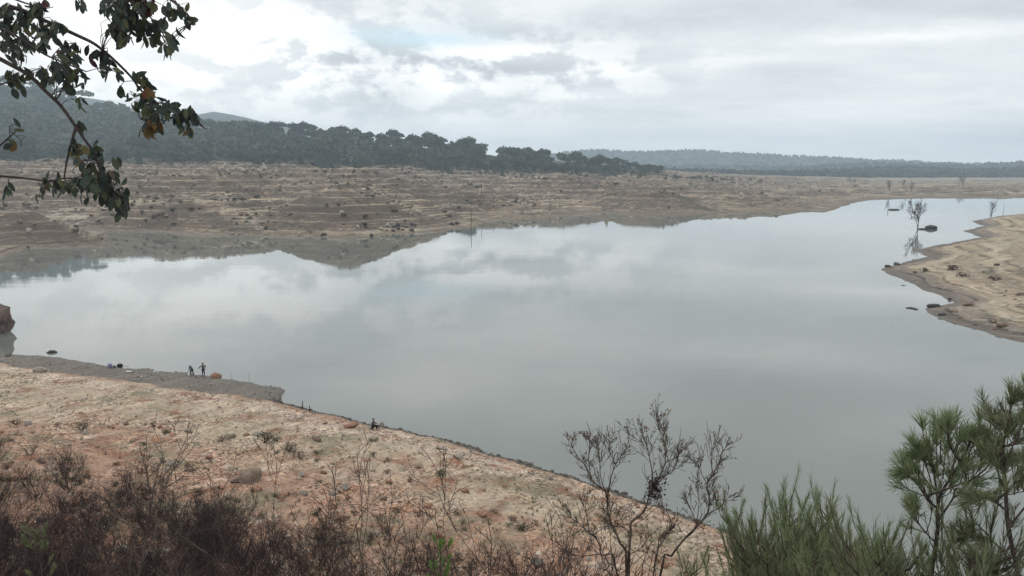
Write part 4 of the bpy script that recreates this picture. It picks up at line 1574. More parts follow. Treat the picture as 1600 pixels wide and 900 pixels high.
# ------------------------------------------------------------------ pines of the right foreground
def tuft(mb, p, d, n, L, rnd, spread=(0.15, 0.95), width=0.0030, droop=0.0, back=0.10):
    d = d.normalized()
    for i in range(n):
        ax = d.cross(Vector((rnd.gauss(0, 1), rnd.gauss(0, 1), rnd.gauss(0, 1))))
        if ax.length < 1e-3:
            continue
        nd = d.copy()
        nd.rotate(Matrix.Rotation(rnd.uniform(*spread), 3, ax.normalized()))
        nd = (nd + Vector((0, 0, 0.12 - droop))).normalized()
        b = p - d * rnd.uniform(0, back)
        l_ = L * rnd.uniform(0.7, 1.1)
        s = nd.cross(Vector((rnd.gauss(0, 1), rnd.gauss(0, 1), rnd.gauss(0, 1)))).normalized() * width
        m_ = b + nd * l_ * 0.55 + Vector((0, 0, -0.004))
        e = b + nd * l_ + Vector((0, 0, -0.012 - droop * 0.05))
        mb.face([b - s * 0.7, b + s * 0.7, m_ + s, e, m_ - s])


def crop4(cx, cy):
    return 1100 + cx * 0.3776, 560 + cy * 0.3776


def fg_pine(name, lab, y0, limbs, seed, needle_mat, extra_tufts, twigs=1.0, L=0.175, cones=()):
    rnd = random.Random(seed)
    b0 = at(*crop4(*limbs[0][0][0]), y0)
    gx, gy = b0.x, y0
    off = Vector((gx, gy, ground_at(gx, gy)))
    root = thing(name, lab, 'tree', off)
    tr, br, ne = MB(), MB(), MB()
    for k, (cpts, r0) in enumerate(limbs):
        pts = path(cpts, y0 + (0 if k == 0 else rnd.uniform(-0.35, 0.35)), crop4, rnd, 0.12 if k else 0.03)
        if k == 0:
            pts = [off + Vector((0, 0, -0.3))] + pts
        loc = [p - off for p in pts]
        if k:
            loc[0] = min(spine, key=lambda a_: (a_ - loc[0]).length).copy()
        s = limb(tr if k == 0 else br, loc, r0, 0.006, 6)
        spine = s if k == 0 else spine + s
        n = len(s)
        lo = n // 2 if k == 0 else n // 4
        for q in range(int(n * 0.62 * twigs)):
            i = rnd.randrange(lo, n - 1)
            d = (s[i + 1] - s[i]).normalized()
            ax = d.cross(Vector((rnd.gauss(0, 1), rnd.gauss(0, 1), rnd.gauss(0, 1)))).normalized()
            d.rotate(Matrix.Rotation(rnd.uniform(0.4, 1.0), 3, ax))
            d = (d + Vector((0, 0, 0.25))).normalized()
            tips = []
            grow(br, s[i], d, rnd.uniform(0.16, 0.40) * (1.0 - 0.65 * i / n), 0.006, 1, dict(seg=4, wig=0.12, up=0.10, taper=0.5, rmin=0.003, sides=3, depth=1, kids=(3,), ang=(0.4, 0.8), len=(0.4, 0.7), thin=0.8, **{'from': 0.3}), rnd, tips)
            for tp, td in tips[::2]:
                if rnd.random() < 0.42:
                    tuft(ne, tp, td, rnd.randrange(18, 32), L * rnd.uniform(0.75, 1.05), rnd)
        tuft(ne, s[-1], s[-1] - s[-2], 80, L * 1.15, rnd)
        tuft(ne, s[-2], s[-1] - s[-2], 40, L, rnd)
    for cx, cy, dx, dz in extra_tufts:
        p = at(*crop4(cx, cy), y0 + rnd.uniform(-0.3, 0.3)) - off
        d = Vector((dx, rnd.uniform(-0.3, 0.3), dz)).normalized()
        q = p - d * 0.22
        br.tube([q - Vector((dx * 0.1, 0, 0.12)), q, p], [0.007, 0.006, 0.004], 4)
        tuft(ne, p, d, 60, L * 1.2, rnd, (0.1, 0.8), 0.0034)
    for cx, cy in cones:
        p = at(*crop4(cx, cy), y0) - off
        v, f = ICO[2]
        cm = MB()
        vv = v * np.array([0.035, 0.03, 0.024])
        vv = vv * (1 + 0.18 * np.sin(v[:, :1] * 22))
        cm.add(vv + np.array(p), f)
        cm.build('cone', M_CONE, root)
    tr.build('trunk', M_PINEBARK, root)
    br.build('branch', M_PINEBARK, root)
    ne.build('needles', needle_mat, root)
    return root


fg_pine('pine_tree', 'green young pine with long needles and open limbs at the right', 7.5, [
    ([(935, 1150), (940, 900), (955, 800), (968, 700), (968, 620), (980, 560), (1030, 480), (1060, 430), (1090, 370), (1120, 310)], 0.032),
    ([(965, 640), (930, 590), (890, 530), (850, 490), (820, 470)], 0.012), ([(930, 590), (900, 520), (880, 440), (890, 380)], 0.010),
    ([(968, 600), (960, 540), (950, 470), (940, 400), (960, 330), (1000, 290)], 0.012), ([(980, 560), (1060, 520), (1110, 500), (1180, 440), (1180, 380)], 0.013),
    ([(965, 700), (1030, 580), (1040, 540), (1090, 545), (1180, 570)], 0.011), ([(945, 760), (900, 700), (872, 650), (860, 610)], 0.008),
    ([(1060, 430), (1020, 370), (1010, 310), (1010, 260)], 0.008), ([(1030, 480), (1080, 440), (1120, 400), (1150, 340)], 0.009), ([(950, 470), (900, 420), (860, 400)], 0.008)],
    31, M_NEEDLE, [(1010, 255, 0.05, 1), (900, 270, -0.3, 1), (1140, 250, 0.0, 1), (1195, 250, 0.05, 1), (860, 345, -0.6, 0.7), (845, 420, -0.7, 0.6),
                   (810, 485, -1, 0.15), (858, 590, 0.0, 1), (960, 330, -0.1, 1), (1060, 330, 0.1, 1), (1110, 320, 0.1, 1), (930, 350, -0.3, 1), (900, 400, -0.4, 0.8),
                   (1000, 370, 0, 1), (1040, 400, 0.1, 1), (880, 460, -0.6, 0.6), (1150, 420, 0.2, 1), (1090, 440, 0.1, 1), (980, 290, -0.1, 1), (930, 420, -0.3, 0.9)])
fg_pine('pine_tree', 'taller pine at the right frame edge with a tufted leading shoot and cones', 6.9, [
    ([(1330, 1150), (1300, 900), (1260, 700), (1245, 500), (1232, 400), (1250, 300), (1270, 200), (1283, 165)], 0.030),
    ([(1250, 320), (1225, 280), (1215, 250)], 0.007), ([(1232, 400), (1300, 350), (1350, 320)], 0.010), ([(1245, 480), (1190, 400), (1170, 350)], 0.009),
    ([(1260, 640), (1180, 580), (1120, 570)], 0.011), ([(1270, 700), (1340, 600), (1400, 520)], 0.012), ([(1290, 820), (1200, 760), (1120, 740), (1060, 750)], 0.012),
    ([(1300, 860), (1220, 830), (1150, 850)], 0.010), ([(1260, 600), (1330, 480), (1380, 420)], 0.010)],
    32, M_OLIVE, [(1330, 110, 0.2, 1), (1345, 200, 0.2, 1), (1320, 260, 0.3, 0.8), (1290, 330, 0.0, 1), (1330, 400, 0.1, 1), (1270, 420, -0.1, 1), (1210, 400, -0.2, 1)],
    1.7, 0.165, [(1225, 270), (1262, 280), (1270, 178)])


def pine_bush_variant(seed, needle_mat, h=4.0, stems=9, dead=0.12):
    rnd = random.Random(seed)
    st, ne = MB(), MB()
    for s in range(stems):
        a = 2 * math.pi * s / stems + rnd.uniform(-0.4, 0.4)
        sp = rnd.uniform(0.04, 0.20)
        d = Vector((math.cos(a) * sp, math.sin(a) * sp, 1)).normalized()
        pts, dd = [Vector((math.cos(a) * 0.12, math.sin(a) * 0.12, -0.2))], d
        L = h * rnd.uniform(0.84, 0.98)
        for i in range(8):
            dd = (dd + Vector((rnd.gauss(0, 1), rnd.gauss(0, 1), 0)) * 0.07 + Vector((0, 0, 0.015))).normalized()
            pts.append(pts[-1] + dd * L / 8)
        st.tube(pts, [0.022 * (1 - 0.1 * i) for i in range(9)], 5)
        for k in range(78):
            f = rnd.uniform(0.4, 1.0) * 7.98
            i = int(f)
            q = pts[i].lerp(pts[i + 1], f - i)
            b = rnd.uniform(0, 6.28)
            nd = Vector((math.cos(b) * 0.9, math.sin(b) * 0.9, 0.5)).normalized()
            l_ = rnd.uniform(0.25, 0.7) * (1.25 - 0.55 * f / 8)
            mid = q + nd * l_ * 0.5
            tip = mid + (nd + Vector((0, 0, 0.85))).normalized() * l_ * 0.55
            st.tube([q, mid, tip], [0.007, 0.006, 0.004], 3)
            if rnd.random() > dead:
                tuft(ne, tip, tip - mid, rnd.randrange(32, 52), 0.125, rnd, (0.08, 0.8), 0.0025, back=0.22)
        tuft(ne, pts[-1], pts[-1] - pts[-2], 60, 0.15, rnd, (0.05, 0.7), 0.0030, back=0.2)
    return [('stem', st.mesh('stem', M_PINEBARK)), ('needles', ne.mesh('needles', needle_mat))]


K_BUSH = Kit('pine_bush', 'bush', [pine_bush_variant(1, M_NEEDLE), pine_bush_variant(2, M_NEEDLE), pine_bush_variant(3, M_NEEDLE, 4.0, 8), pine_bush_variant(4, M_OLIVE, 4.0, 9, 0.3)])
for i, (px, pt, y, k, lab) in enumerate([
        (1222, 776, 10.5, 0, 'bright green pine bush at the left end of the row'), (1248, 770, 9.8, 1, 'green pine bush second from the left end of the row'),
        (1264, 762, 10.2, 2, 'green pine bush with the tall twin tips left in the row'), (1300, 775, 11.0, 0, 'green pine bush behind the middle of the row'),
        (1326, 764, 10.4, 1, 'green pine bush with a single tall tip in the middle of the row'), (1356, 782, 9.4, 2, 'green pine bush right of the tall single tip'),
        (1392, 795, 9.8, 0, 'green pine bush below the lowest limb of the open pine'), (1212, 812, 11.5, 2, 'small green pine bush at the water side of the row'),
        (1262, 815, 8.4, 3, 'olive twiggy pine bush in front of the left row'), (1325, 822, 8.2, 3, 'olive twiggy pine bush in front of the middle row'),
        (1410, 846, 8.0, 3, 'olive twiggy pine bush left of the open pine trunk'), (1500, 835, 6.6, 3, 'olive twiggy pine bush right of the open pine trunk'),
        (1560, 800, 6.2, 3, 'tallest olive pine bush filling the right edge'), (1606, 775, 6.6, 3, 'olive pine bush cut by the right frame edge'), (1530, 868, 5.6, 3, 'low olive pine bush in the lower right corner'),
        (1440, 860, 6.4, 2, 'low green pine bush in front of the open pine trunk')]):
    x = (px - 800) / F_PX * y * 1.03
    z = ground_at(x, y)
    top = CAM_H + (262 - pt) / F_PX * y * 1.03
    s = (top - z) / kit_height(K_BUSH, k)
    K_BUSH.make(k, (x, y, z), (i * 2.4) % 6.28, (0.95, 0.95, s), lab)

# green shoots at the bottom edge
for i, (px, pt, y, lab) in enumerate([(680, 868, 9.0, 'bright green pine shoot at the bottom edge among bare shrubs'), (10, 850, 9.0, 'dull green pine shoot in the lower left corner')]):
    rnd = random.Random(70 + i)
    x = (px - 800) / F_PX * y
    z = ground_at(x, y)
    top = CAM_H + (262 - pt) / F_PX * y
    root = thing('pine_sapling', lab, 'sapling', (x, y, z))
    h = top - z - 0.1
    st, ne = MB(), MB()
    st.tube([(0, 0, -0.1), (0.05, 0, h * 0.5), (0, 0, h)], [0.02, 0.014, 0.006], 5)
    for k in range(16):
        b = Vector((0, 0, h - rnd.uniform(0, 0.7)))
        a = rnd.uniform(0, 6.28)
        e = b + Vector((math.cos(a) * 0.14, math.sin(a) * 0.14, 0.16))
        st.tube([b, e], [0.006, 0.004], 3)
        tuft(ne, e, e - b + Vector((0, 0, 0.1)), 40, 0.10, rnd, (0.05, 0.6))
    tuft(ne, Vector((0, 0, h)), Vector((0, 0, 1)), 80, 0.12, rnd, (0.05, 0.6))
    st.build('stem', M_PINEBARK, root)
    ne.build('needles', M_SHOOT if i == 0 else M_OLIVE, root)

# ------------------------------------------------------------------ the tree whose boughs hang into the upper left
OT_Y = 2.9
rnd = random.Random(9)
gx, gy = -3.3, 3.0
off = Vector((gx, gy, ground_at(gx, gy)))
OT = thing('overhanging_tree', 'broad leaved tree whose dark drooping boughs hang into the upper left corner', 'tree', off)
tr, br, lf, red, gold = MB(), MB(), MB(), MB(), MB()
crown = Vector((gx + 0.3, gy + 0.1, 28.2)) - off
tr.tube([(0, 0, -0.4), (0.05, 0.03, crown.z * 0.5), tuple(crown)], [0.16, 0.12, 0.07], 9)
B = [[(-60, 60), (0, 92), (45, 117), (72, 143), (95, 165), (120, 200), (135, 222), (148, 240), (158, 270), (170, 292), (186, 318), (190, 335)],
     [(-60, 5), (20, 12), (65, 30), (120, 55), (150, 70), (180, 95), (205, 120), (218, 138), (240, 160), (270, 175), (303, 190)],
     [(-60, 272), (0, 275), (50, 280), (75, 283), (110, 278), (140, 285)],
     [(90, -60), (150, -25), (200, 0), (230, 22), (252, 48), (268, 78)], [(200, 0), (255, -5), (285, 15), (302, 35)], [(200, 0), (188, 28), (176, 48)],
     [(-60, 35), (0, 45), (35, 62), (70, 85), (100, 98), (135, 112)], [(-60, 240), (-10, 232), (10, 218), (25, 205)],
     [(120, 195), (112, 222), (104, 255), (100, 280)], [(-60, -30), (0, -10), (40, 5), (70, 12)], [(60, -60), (110, -20), (125, 5)],
     [(-60, 140), (0, 132), (30, 122)]]
limbs_s = []
for k, b in enumerate(B):
    y0 = OT_Y + rnd.uniform(-0.15, 0.2)
    pts = []
    for (px, py) in b:
        pts.append(at(px, py, y0) - off)
        y0 += rnd.uniform(-0.03, 0.03)
    if b[0][0] < 0 or b[0][1] < -40:
        pts = [crown + Vector((0, 0, rnd.uniform(-0.9, 0))), crown.lerp(pts[0], 0.55) + Vector((0, 0, 0.12))] + pts
    limbs_s.append(limb(br, pts, 0.011 if k < 2 else 0.007, 0.0022, 5))


def leaf(mb, p, axis, nrm, L, rnd):
    a = axis.normalized()
    w_ = a.cross(nrm)
    if w_.length < 0.05:
        w_ = a.cross(Vector((1, 0.2, 0.1)))
    w_.normalize()
    n_ = w_.cross(a)
    fold, curl = rnd.uniform(0.12, 0.6), rnd.uniform(-0.4, 0.5)
    wd = L * rnd.uniform(0.19, 0.28)
    mid = [p + a * (L * s) + n_ * (curl * L * s * s) for s in (0, 0.28, 0.55, 0.8, 1.0)]
    ws = [0.12, 0.85, 1.0, 0.68, 0.0]
    k = len(mb.v)
    for m_, s in zip(mid, ws):
        mb.v.append(tuple(m_))
        mb.v.append(tuple(m_ + w_ * wd * s + n_ * fold * wd * s))
        mb.v.append(tuple(m_ - w_ * wd * s + n_ * fold * wd * s))
    for i in range(4):
        b_ = k + 3 * i
        mb.f += [(b_, b_ + 1, b_ + 4, b_ + 3), (b_, b_ + 3, b_ + 5, b_ + 2)]
        mb.m += [0, 0]


CL = [(30, 40, 32, 34, 34), (60, 14, 16, 14, 12), (12, 70, 14, 22, 12), (28, 78, 22, 20, 12), (105, 92, 20, 26, 20), (66, 66, 18, 12, 8), (78, 42, 26, 8, 9),
      (180, 10, 24, 14, 20), (215, 12, 28, 18, 28), (182, 45, 20, 15, 18), (212, 40, 16, 18, 14), (240, 48, 18, 20, 20), (264, 72, 12, 14, 13), (278, 20, 20, 12, 10),
      (298, 32, 6, 8, 5), (122, 8, 10, 8, 4), (30, 125, 22, 16, 12), (72, 115, 14, 20, 10), (100, 118, 22, 16, 13), (128, 125, 10, 18, 6), (162, 98, 12, 6, 3), (160, 108, 12, 12, 6),
      (185, 112, 8, 8, 4), (187, 138, 7, 8, 3), (222, 125, 12, 12, 9), (225, 158, 20, 18, 20), (240, 182, 16, 22, 20), (262, 165, 14, 10, 10), (283, 180, 18, 10, 12), (302, 182, 8, 10, 7), (290, 205, 8, 6, 3),
      (125, 152, 8, 16, 3), (132, 196, 7, 10, 3), (120, 235, 12, 14, 6), (150, 238, 10, 10, 7), (140, 262, 16, 14, 15), (165, 285, 20, 25, 32), (188, 312, 16, 26, 26), (135, 285, 22, 14, 18), (105, 290, 18, 12, 12),
      (78, 288, 14, 12, 7), (62, 308, 6, 8, 2), (22, 195, 5, 6, 2), (14, 232, 6, 12, 2), (35, 220, 4, 6, 1), (10, 300, 14, 10, 4), (128, 312, 8, 6, 3), (150, 88, 20, 10, 8), (195, 60, 14, 8, 6), (8, 20, 10, 14, 8)]
RED = [(232, 8, 16, 9, 9), (187, 30, 11, 8, 5), (72, 10, 5, 6, 2), (143, 88, 5, 8, 2), (305, 184, 4, 7, 1)]
GOLD = [(234, 200, 14, 12, 9), (233, 143, 9, 5, 2), (118, 240, 9, 8, 3), (108, 262, 5, 8, 1), (22, 230, 4, 6, 1)]
allp = [p for s in limbs_s for p in s]
for src, mb in ((CL, lf), (RED, red), (GOLD, gold)):
    for (cx, cy_, rx, ry, n) in src:
        y0 = OT_Y + rnd.uniform(-0.1, 0.1)
        c = at(cx, cy_, y0) - off
        q = min(allp, key=lambda a_: (a_ - c).length)
        n = int(round(n * 1.95)) if n > 4 else n + 1
        spots = []
        for i in range(max(1, n // 5)):           # twigs that fan out from the bough into the cluster
            e = at(cx + rnd.gauss(0, rx * 0.5), cy_ + rnd.gauss(0, ry * 0.5), y0 + rnd.gauss(0, 0.06)) - off
            j = q.lerp(e, 0.5) + Vector((rnd.gauss(0, 0.01), 0, 0.014))
            tw = smooth([q, j, e], 3)
            br.tube(tw, [0.0018 - 0.0001 * k_ for k_ in range(len(tw))], 3)
            spots += tw[2:]
        for i in range(n):
            b_ = rnd.choice(spots)
            p = at(cx + rnd.gauss(0, rx * 0.55), cy_ + rnd.gauss(0, ry * 0.55), y0 + rnd.gauss(0, 0.07)) - off
            near_ = min(spots, key=lambda a_: (a_ - p).length)
            if (near_ - p).length > 0.06:
                p = near_ + (p - near_).normalized() * rnd.uniform(0.01, 0.05)
            ax = Vector((rnd.gauss(0.1, 0.55), rnd.gauss(0, 0.5), -1.0 + rnd.gauss(0, 0.4))).normalized()
            L = rnd.uniform(0.030, 0.050)
            s0 = p - ax * (L * 0.3)
            br.tube([near_, near_.lerp(s0, 0.5) + Vector((0, 0, 0.003)), s0], [0.0009] * 3, 3)
            leaf(mb, s0, ax, Vector((rnd.gauss(0, 0.9), -1, rnd.gauss(0, 0.6))), L, rnd)
tr.build('trunk', M_BARK, OT, True)
br.build('branch', M_BARK, OT, True)
lf.build('foliage', M_LEAF, OT, True)
red.build('red_leaves', M_RED, OT, True)
gold.build('yellow_leaves', M_GOLD, OT, True)


# ------------------------------------------------------------------ people and their gear
def skin_mesh(verts, edges, radii, sub=2):
    me = bpy.data.meshes.new('tmp')
    me.from_pydata([tuple(v) for v in verts], edges, [])
    o = bpy.data.objects.new('tmp', me)
    C.objects.link(o)
    o.modifiers.new('s', 'SKIN')
    for d, r_ in zip(me.skin_vertices[0].data, radii):
        d.radius = r_ if isinstance(r_, tuple) else (r_, r_)
    me.skin_vertices[0].data[0].use_root = True
    ss = o.modifiers.new('u', 'SUBSURF')
    ss.levels = ss.render_levels = sub
    dg = bpy.context.evaluated_depsgraph_get()
    out = bpy.data.meshes.new_from_object(o.evaluated_get(dg))
    bpy.data.objects.remove(o)
    bpy.data.meshes.remove(me)
    for p in out.polygons:
        p.use_smooth = True
    return out


def cloth(name, col):
    return plain_mat(name, col, tuple(c * 0.7 for c in col), 9, 0.9, 0.1, bump=0.3, bscale=40)


M_SKIN = plain_mat('skin', (0.42, 0.26, 0.19), (0.36, 0.21, 0.15), 8, 0.55)
M_HAIR = plain_mat('dark_hair', (0.03, 0.024, 0.02), (0.018, 0.014, 0.012), 30, 0.7)
M_NAVY = cloth('navy_cloth', (0.035, 0.05, 0.07))
M_STEEL = cloth('grey_blue_cloth', (0.10, 0.125, 0.15))
M_PLUM = cloth('plum_cloth', (0.075, 0.055, 0.065))
M_BLACK = cloth('black_cloth', (0.022, 0.020, 0.022))
M_WHITE = cloth('white_cloth', (0.72, 0.73, 0.74))
M_LILAC = cloth('lilac_cloth', (0.26, 0.24, 0.42))
M_HOOD = cloth('dark_green_cloth', (0.03, 0.05, 0.045))


def hand_chain(V, E, Rr, wrist_i, wrist, d, side):
    """Palm, four fingers of unequal length, slightly bent, and a thumb off the side of the palm."""
    d = d.normalized()
    s = d.cross(Vector((0, 0, 1)))
    s = s.normalized() if s.length > 0.1 else Vector((0, 1, 0))
    up = s.cross(d)
    palm = wrist + d * 0.06
    V.append(palm); Rr.append((0.038, 0.022)); E.append((wrist_i, len(V) - 1))
    pi_ = len(V) - 1
    for k, (o_, l_) in enumerate(((-0.03, 0.07), (-0.01, 0.085), (0.01, 0.08), (0.03, 0.06))):
        a = palm + s * o_ + d * 0.04
        b = a + d * l_ * 0.55 - up * 0.008
        c = b + d * l_ * 0.4 - up * 0.02
        for q, r_ in ((a, 0.010), (b, 0.009), (c, 0.007)):
            V.append(q); Rr.append(r_)
        n = len(V)
        E += [(pi_, n - 3), (n - 3, n - 2), (n - 2, n - 1)]
    a = palm - d * 0.02 + s * 0.045 * side - up * 0.01
    b = a + d * 0.035 + s * 0.012 * side
    V.append(a); Rr.append(0.011); V.append(b); Rr.append(0.009)
    E += [(pi_, len(V) - 2), (len(V) - 2, len(V) - 1)]


def person(label, loc, rz, J, top_mat, leg_mat, head_kind, head_mat, face):
    """J: joints in local metres - pelvis, waist, chest, neck, head and pairs sh, el, wr, hip, kn, an (0 and 1)."""
    root = thing('person', label, 'person', loc, rz)
    j = {k: (Vector(v) if not isinstance(v[0], tuple) else [Vector(q) for q in v]) for k, v in J.items()}
    face = Vector(face).normalized()
    V, E, Rr = [], [], []

    def add(v, r_, prev=None):
        V.append(Vector(v)); Rr.append(r_)
        if prev is not None:
            E.append((prev, len(V) - 1))
        return len(V) - 1
    pv = add(j['pelvis'], (0.15, 0.11))
    wa = add(j['waist'], (0.13, 0.10), pv)
    ch = add(j['chest'], (0.17, 0.11), wa)
    nk = add(j['neck'], 0.055, ch)
    hd = j['head']
    jaw = add(hd - Vector((0, 0, 0.05)) + face * 0.03, 0.068, nk)
    sk = add(hd + Vector((0, 0, 0.04)) - face * 0.01, 0.095, jaw)
    add(hd + Vector((0, 0, 0.10)), 0.06, sk)
    add(hd + face * 0.115 - Vector((0, 0, 0.01)), 0.014, jaw)
    for s in (0, 1):
        sh = add(j['sh'][s], 0.062, ch)
        el = add(j['el'][s], 0.045, sh)
        wr = add(j['wr'][s], 0.028, el)
        hand_chain(V, E, Rr, wr, j['wr'][s], j['wr'][s] - j['el'][s], 1 if s else -1)
        hp = add(j['hip'][s], 0.095, pv)
        kn = add(j['kn'][s], 0.06, hp)
        an = add(j['an'][s], 0.042, kn)
        add(j['an'][s] + face * 0.15 - Vector((0, 0, 0.045)), (0.045, 0.03), an)
    me = skin_mesh(V, E, Rr, 2)
    me.materials.append(M_SKIN)
    link('body', me, root)

    def garment(name, mat, V, E, Rr):
        m_ = skin_mesh(V, E, Rr, 2)
        m_.materials.append(mat)
        return link(name, m_, root)
    W = [j['pelvis'] + Vector((0, 0, 0.0)), j['waist'], j['chest'], j['chest'].lerp(j['neck'], 0.6)]
    Wr = [(0.18, 0.14), (0.165, 0.135), (0.20, 0.145), 0.085]
    We = [(0, 1), (1, 2), (2, 3)]
    for s in (0, 1):
        n = len(W)
        W += [j['sh'][s], j['el'][s], j['el'][s].lerp(j['wr'][s], 0.9)]
        Wr += [0.088, 0.066, 0.05]
        We += [(2, n), (n, n + 1), (n + 1, n + 2)]
    garment('jacket', top_mat, W, We, Wr)
    W, Wr, We = [j['pelvis']], [(0.165, 0.125)], []
    for s in (0, 1):
        n = len(W)
        W += [j['hip'][s], j['kn'][s], j['kn'][s].lerp(j['an'][s], 0.95)]
        Wr += [0.115, 0.08, 0.065]
        We += [(0, n), (n, n + 1), (n + 1, n + 2)]
    garment('trousers', leg_mat, W, We, Wr)
    for s in (0, 1):
        a = j['an'][s]
        garment('shoe', M_BLACK, [a + Vector((0, 0, -0.01)), a + Vector((0, 0, -0.05)), a + face * 0.10 + Vector((0, 0, -0.06)), a + face * 0.19 + Vector((0, 0, -0.065))],
                [(0, 1), (1, 2), (2, 3)], [0.055, 0.055, (0.055, 0.04), (0.045, 0.03)])
    # hair, cap or hood
    hm = MB()
    v, f = ICO[3]
    vv = v * np.array([0.112, 0.108, 0.125])
    c = hd + Vector((0, 0, 0.055)) - face * 0.02
    keep = (v[:, 2] > (-0.15 if head_kind == 'cap' else -0.75)) & ((v @ np.array(face)) < (2.0 if head_kind == 'cap' else 0.45))
    if head_kind == 'hair':
        keep &= (v[:, 2] - (v @ np.array(face)) * 0.8) > -0.5
    ff = [t_ for t_ in f if keep[t_].all()]
    hm.add(vv * 1.04 + np.array(c), ff)
    if head_kind == 'cap':
        b = c + face * 0.10 + Vector((0, 0, 0.0))
        sdv = face.cross(Vector((0, 0, 1))).normalized()
        for zz_ in (0.0, 0.008):
            hm.face([b - sdv * 0.085 + Vector((0, 0, zz_)), b + sdv * 0.085 + Vector((0, 0, zz_)), b + sdv * 0.06 + face * 0.085 + Vector((0, 0, zz_ - 0.02)), b - sdv * 0.06 + face * 0.085 + Vector((0, 0, zz_ - 0.02))])
    hm.build({'cap': 'cap', 'hair': 'hair', 'hood': 'hood'}[head_kind], head_mat, root, True)
    sdv = face.cross(Vector((0, 0, 1))).normalized()
    for s in (-1, 1):
        em = MB()
        em.add(ICO[1][0] * 0.011 + np.array(hd + face * 0.088 + sdv * 0.034 * s + Vector((0, 0, 0.022))), ICO[1][1])
        em.build('eye', M_HAIR, root)
        em = MB()
        em.add(ICO[2][0] * np.array([0.018, 0.018, 0.032]) + np.array(hd + sdv * 0.098 * s + Vector((0, 0, 0.0))), ICO[2][1])
        em.build('ear', M_SKIN, root, True)
    em = MB()
    em.add(ICO[2][0] * 0.008 * np.array([1 + 2.0 * abs(sdv.x), 1 + 2.0 * abs(sdv.y), 0.7]) + np.array(hd + face * 0.094 - Vector((0, 0, 0.062))), ICO[2][1])
    em.build('mouth', M_REDROCK, root)
    return root


p = stand(318, 587.5, z_near, 60, 140)
person('standing person in dark clothes on the spit with one arm stretched out', p, 0.0, dict(
    pelvis=(0, 0, 0.95), waist=(0.01, 0, 1.12), chest=(-0.01, 0, 1.33), neck=(-0.02, 0, 1.50), head=(-0.05, 0, 1.62),
    sh=((-0.05, -0.19, 1.42), (0.05, 0.19, 1.42)), el=((-0.30, -0.24, 1.26), (0.26, 0.24, 1.20)), wr=((-0.52, -0.22, 1.06), (0.14, 0.14, 0.98)),
    hip=((-0.03, -0.10, 0.90), (0.04, 0.10, 0.90)), kn=((-0.06, -0.11, 0.49), (0.07, 0.12, 0.49)), an=((-0.06, -0.12, 0.09), (0.11, 0.13, 0.09))),
    M_NAVY, M_NAVY, 'hair', M_HAIR, (-1, -0.25, 0))
p = stand(299, 586.5, z_near, 60, 140)
person('stooping person with a white cap on the spit, left of the standing one', p, 0.0, dict(
    pelvis=(0.12, 0, 0.78), waist=(0.07, 0, 0.94), chest=(-0.05, 0, 1.12), neck=(-0.13, 0, 1.24), head=(-0.17, 0, 1.33),
    sh=((-0.08, -0.19, 1.15), (-0.06, 0.19, 1.15)), el=((-0.14, -0.27, 0.88), (-0.10, 0.26, 0.88)), wr=((-0.20, -0.18, 0.66), (-0.18, 0.18, 0.66)),
    hip=((0.10, -0.10, 0.74), (0.10, 0.10, 0.74)), kn=((-0.04, -0.13, 0.44), (0.14, 0.14, 0.42)), an=((0.0, -0.13, 0.09), (0.30, 0.13, 0.09))),
    M_STEEL, M_NAVY, 'cap', M_WHITE, (-1, -0.3, -0.25))
p = stand(583, 671.5, z_near, 40, 120)
person('seated person in a dark plum jacket and hood on the slope above the waterline', p, 0.0, dict(
    pelvis=(-0.10, 0, 0.36), waist=(-0.08, 0, 0.54), chest=(-0.01, 0, 0.76), neck=(0.04, 0, 0.92), head=(0.08, 0, 1.04),
    sh=((0.0, -0.19, 0.84), (0.02, 0.19, 0.84)), el=((0.14, -0.24, 0.58), (0.18, 0.24, 0.60)), wr=((0.36, -0.16, 0.58), (0.40, 0.14, 0.60)),
    hip=((-0.04, -0.10, 0.33), (-0.04, 0.10, 0.33)), kn=((0.38, -0.14, 0.46), (0.40, 0.15, 0.46)), an=((0.36, -0.14, 0.08), (0.48, 0.16, 0.08))),
    M_PLUM, M_BLACK, 'hood', M_HOOD, (1, -0.1, 0))
v, f = rock_shape(501, 3, 10, (0.34, 0.3, 0.16))
mb = MB()
mb.add(v, f)
o = mb.build('rock', M_ROCK)
o.location = p + Vector((-0.12, 0, 0.10))
tag(o, 'low flat stone under the seated person', 'rock')


def bag(name, label, p, w_, d_, h_, mat, strap=True, seed=0):
    root = thing(name, label, 'bag', p, rng.uniform(-0.4, 0.4))
    v, f = ICO[3]
    r = np.sign(v) * np.abs(v) ** 0.55 * np.array([w_ / 2, d_ / 2, h_ / 2])
    k = 1 + 0.10 * fbm(v[:, 0] * 2 + seed, v[:, 1] * 2 + v[:, 2] * 2, 3)
    r = r * k[:, None]
    r[:, 2] -= r[:, 2].min()
    mb = MB()
    mb.add(r, f)
    mb.build('sack', mat, root, True)
    if strap:
        s = MB()
        s.tube([(w_ * 0.3, 0, h_ * 0.95), (w_ * 0.15, -0.02, h_ * 1.25), (-w_ * 0.15, -0.02, h_ * 1.25), (-w_ * 0.3, 0, h_ * 0.95)], [0.018] * 4, 5)
        s.build('handle', mat, root)
    return root


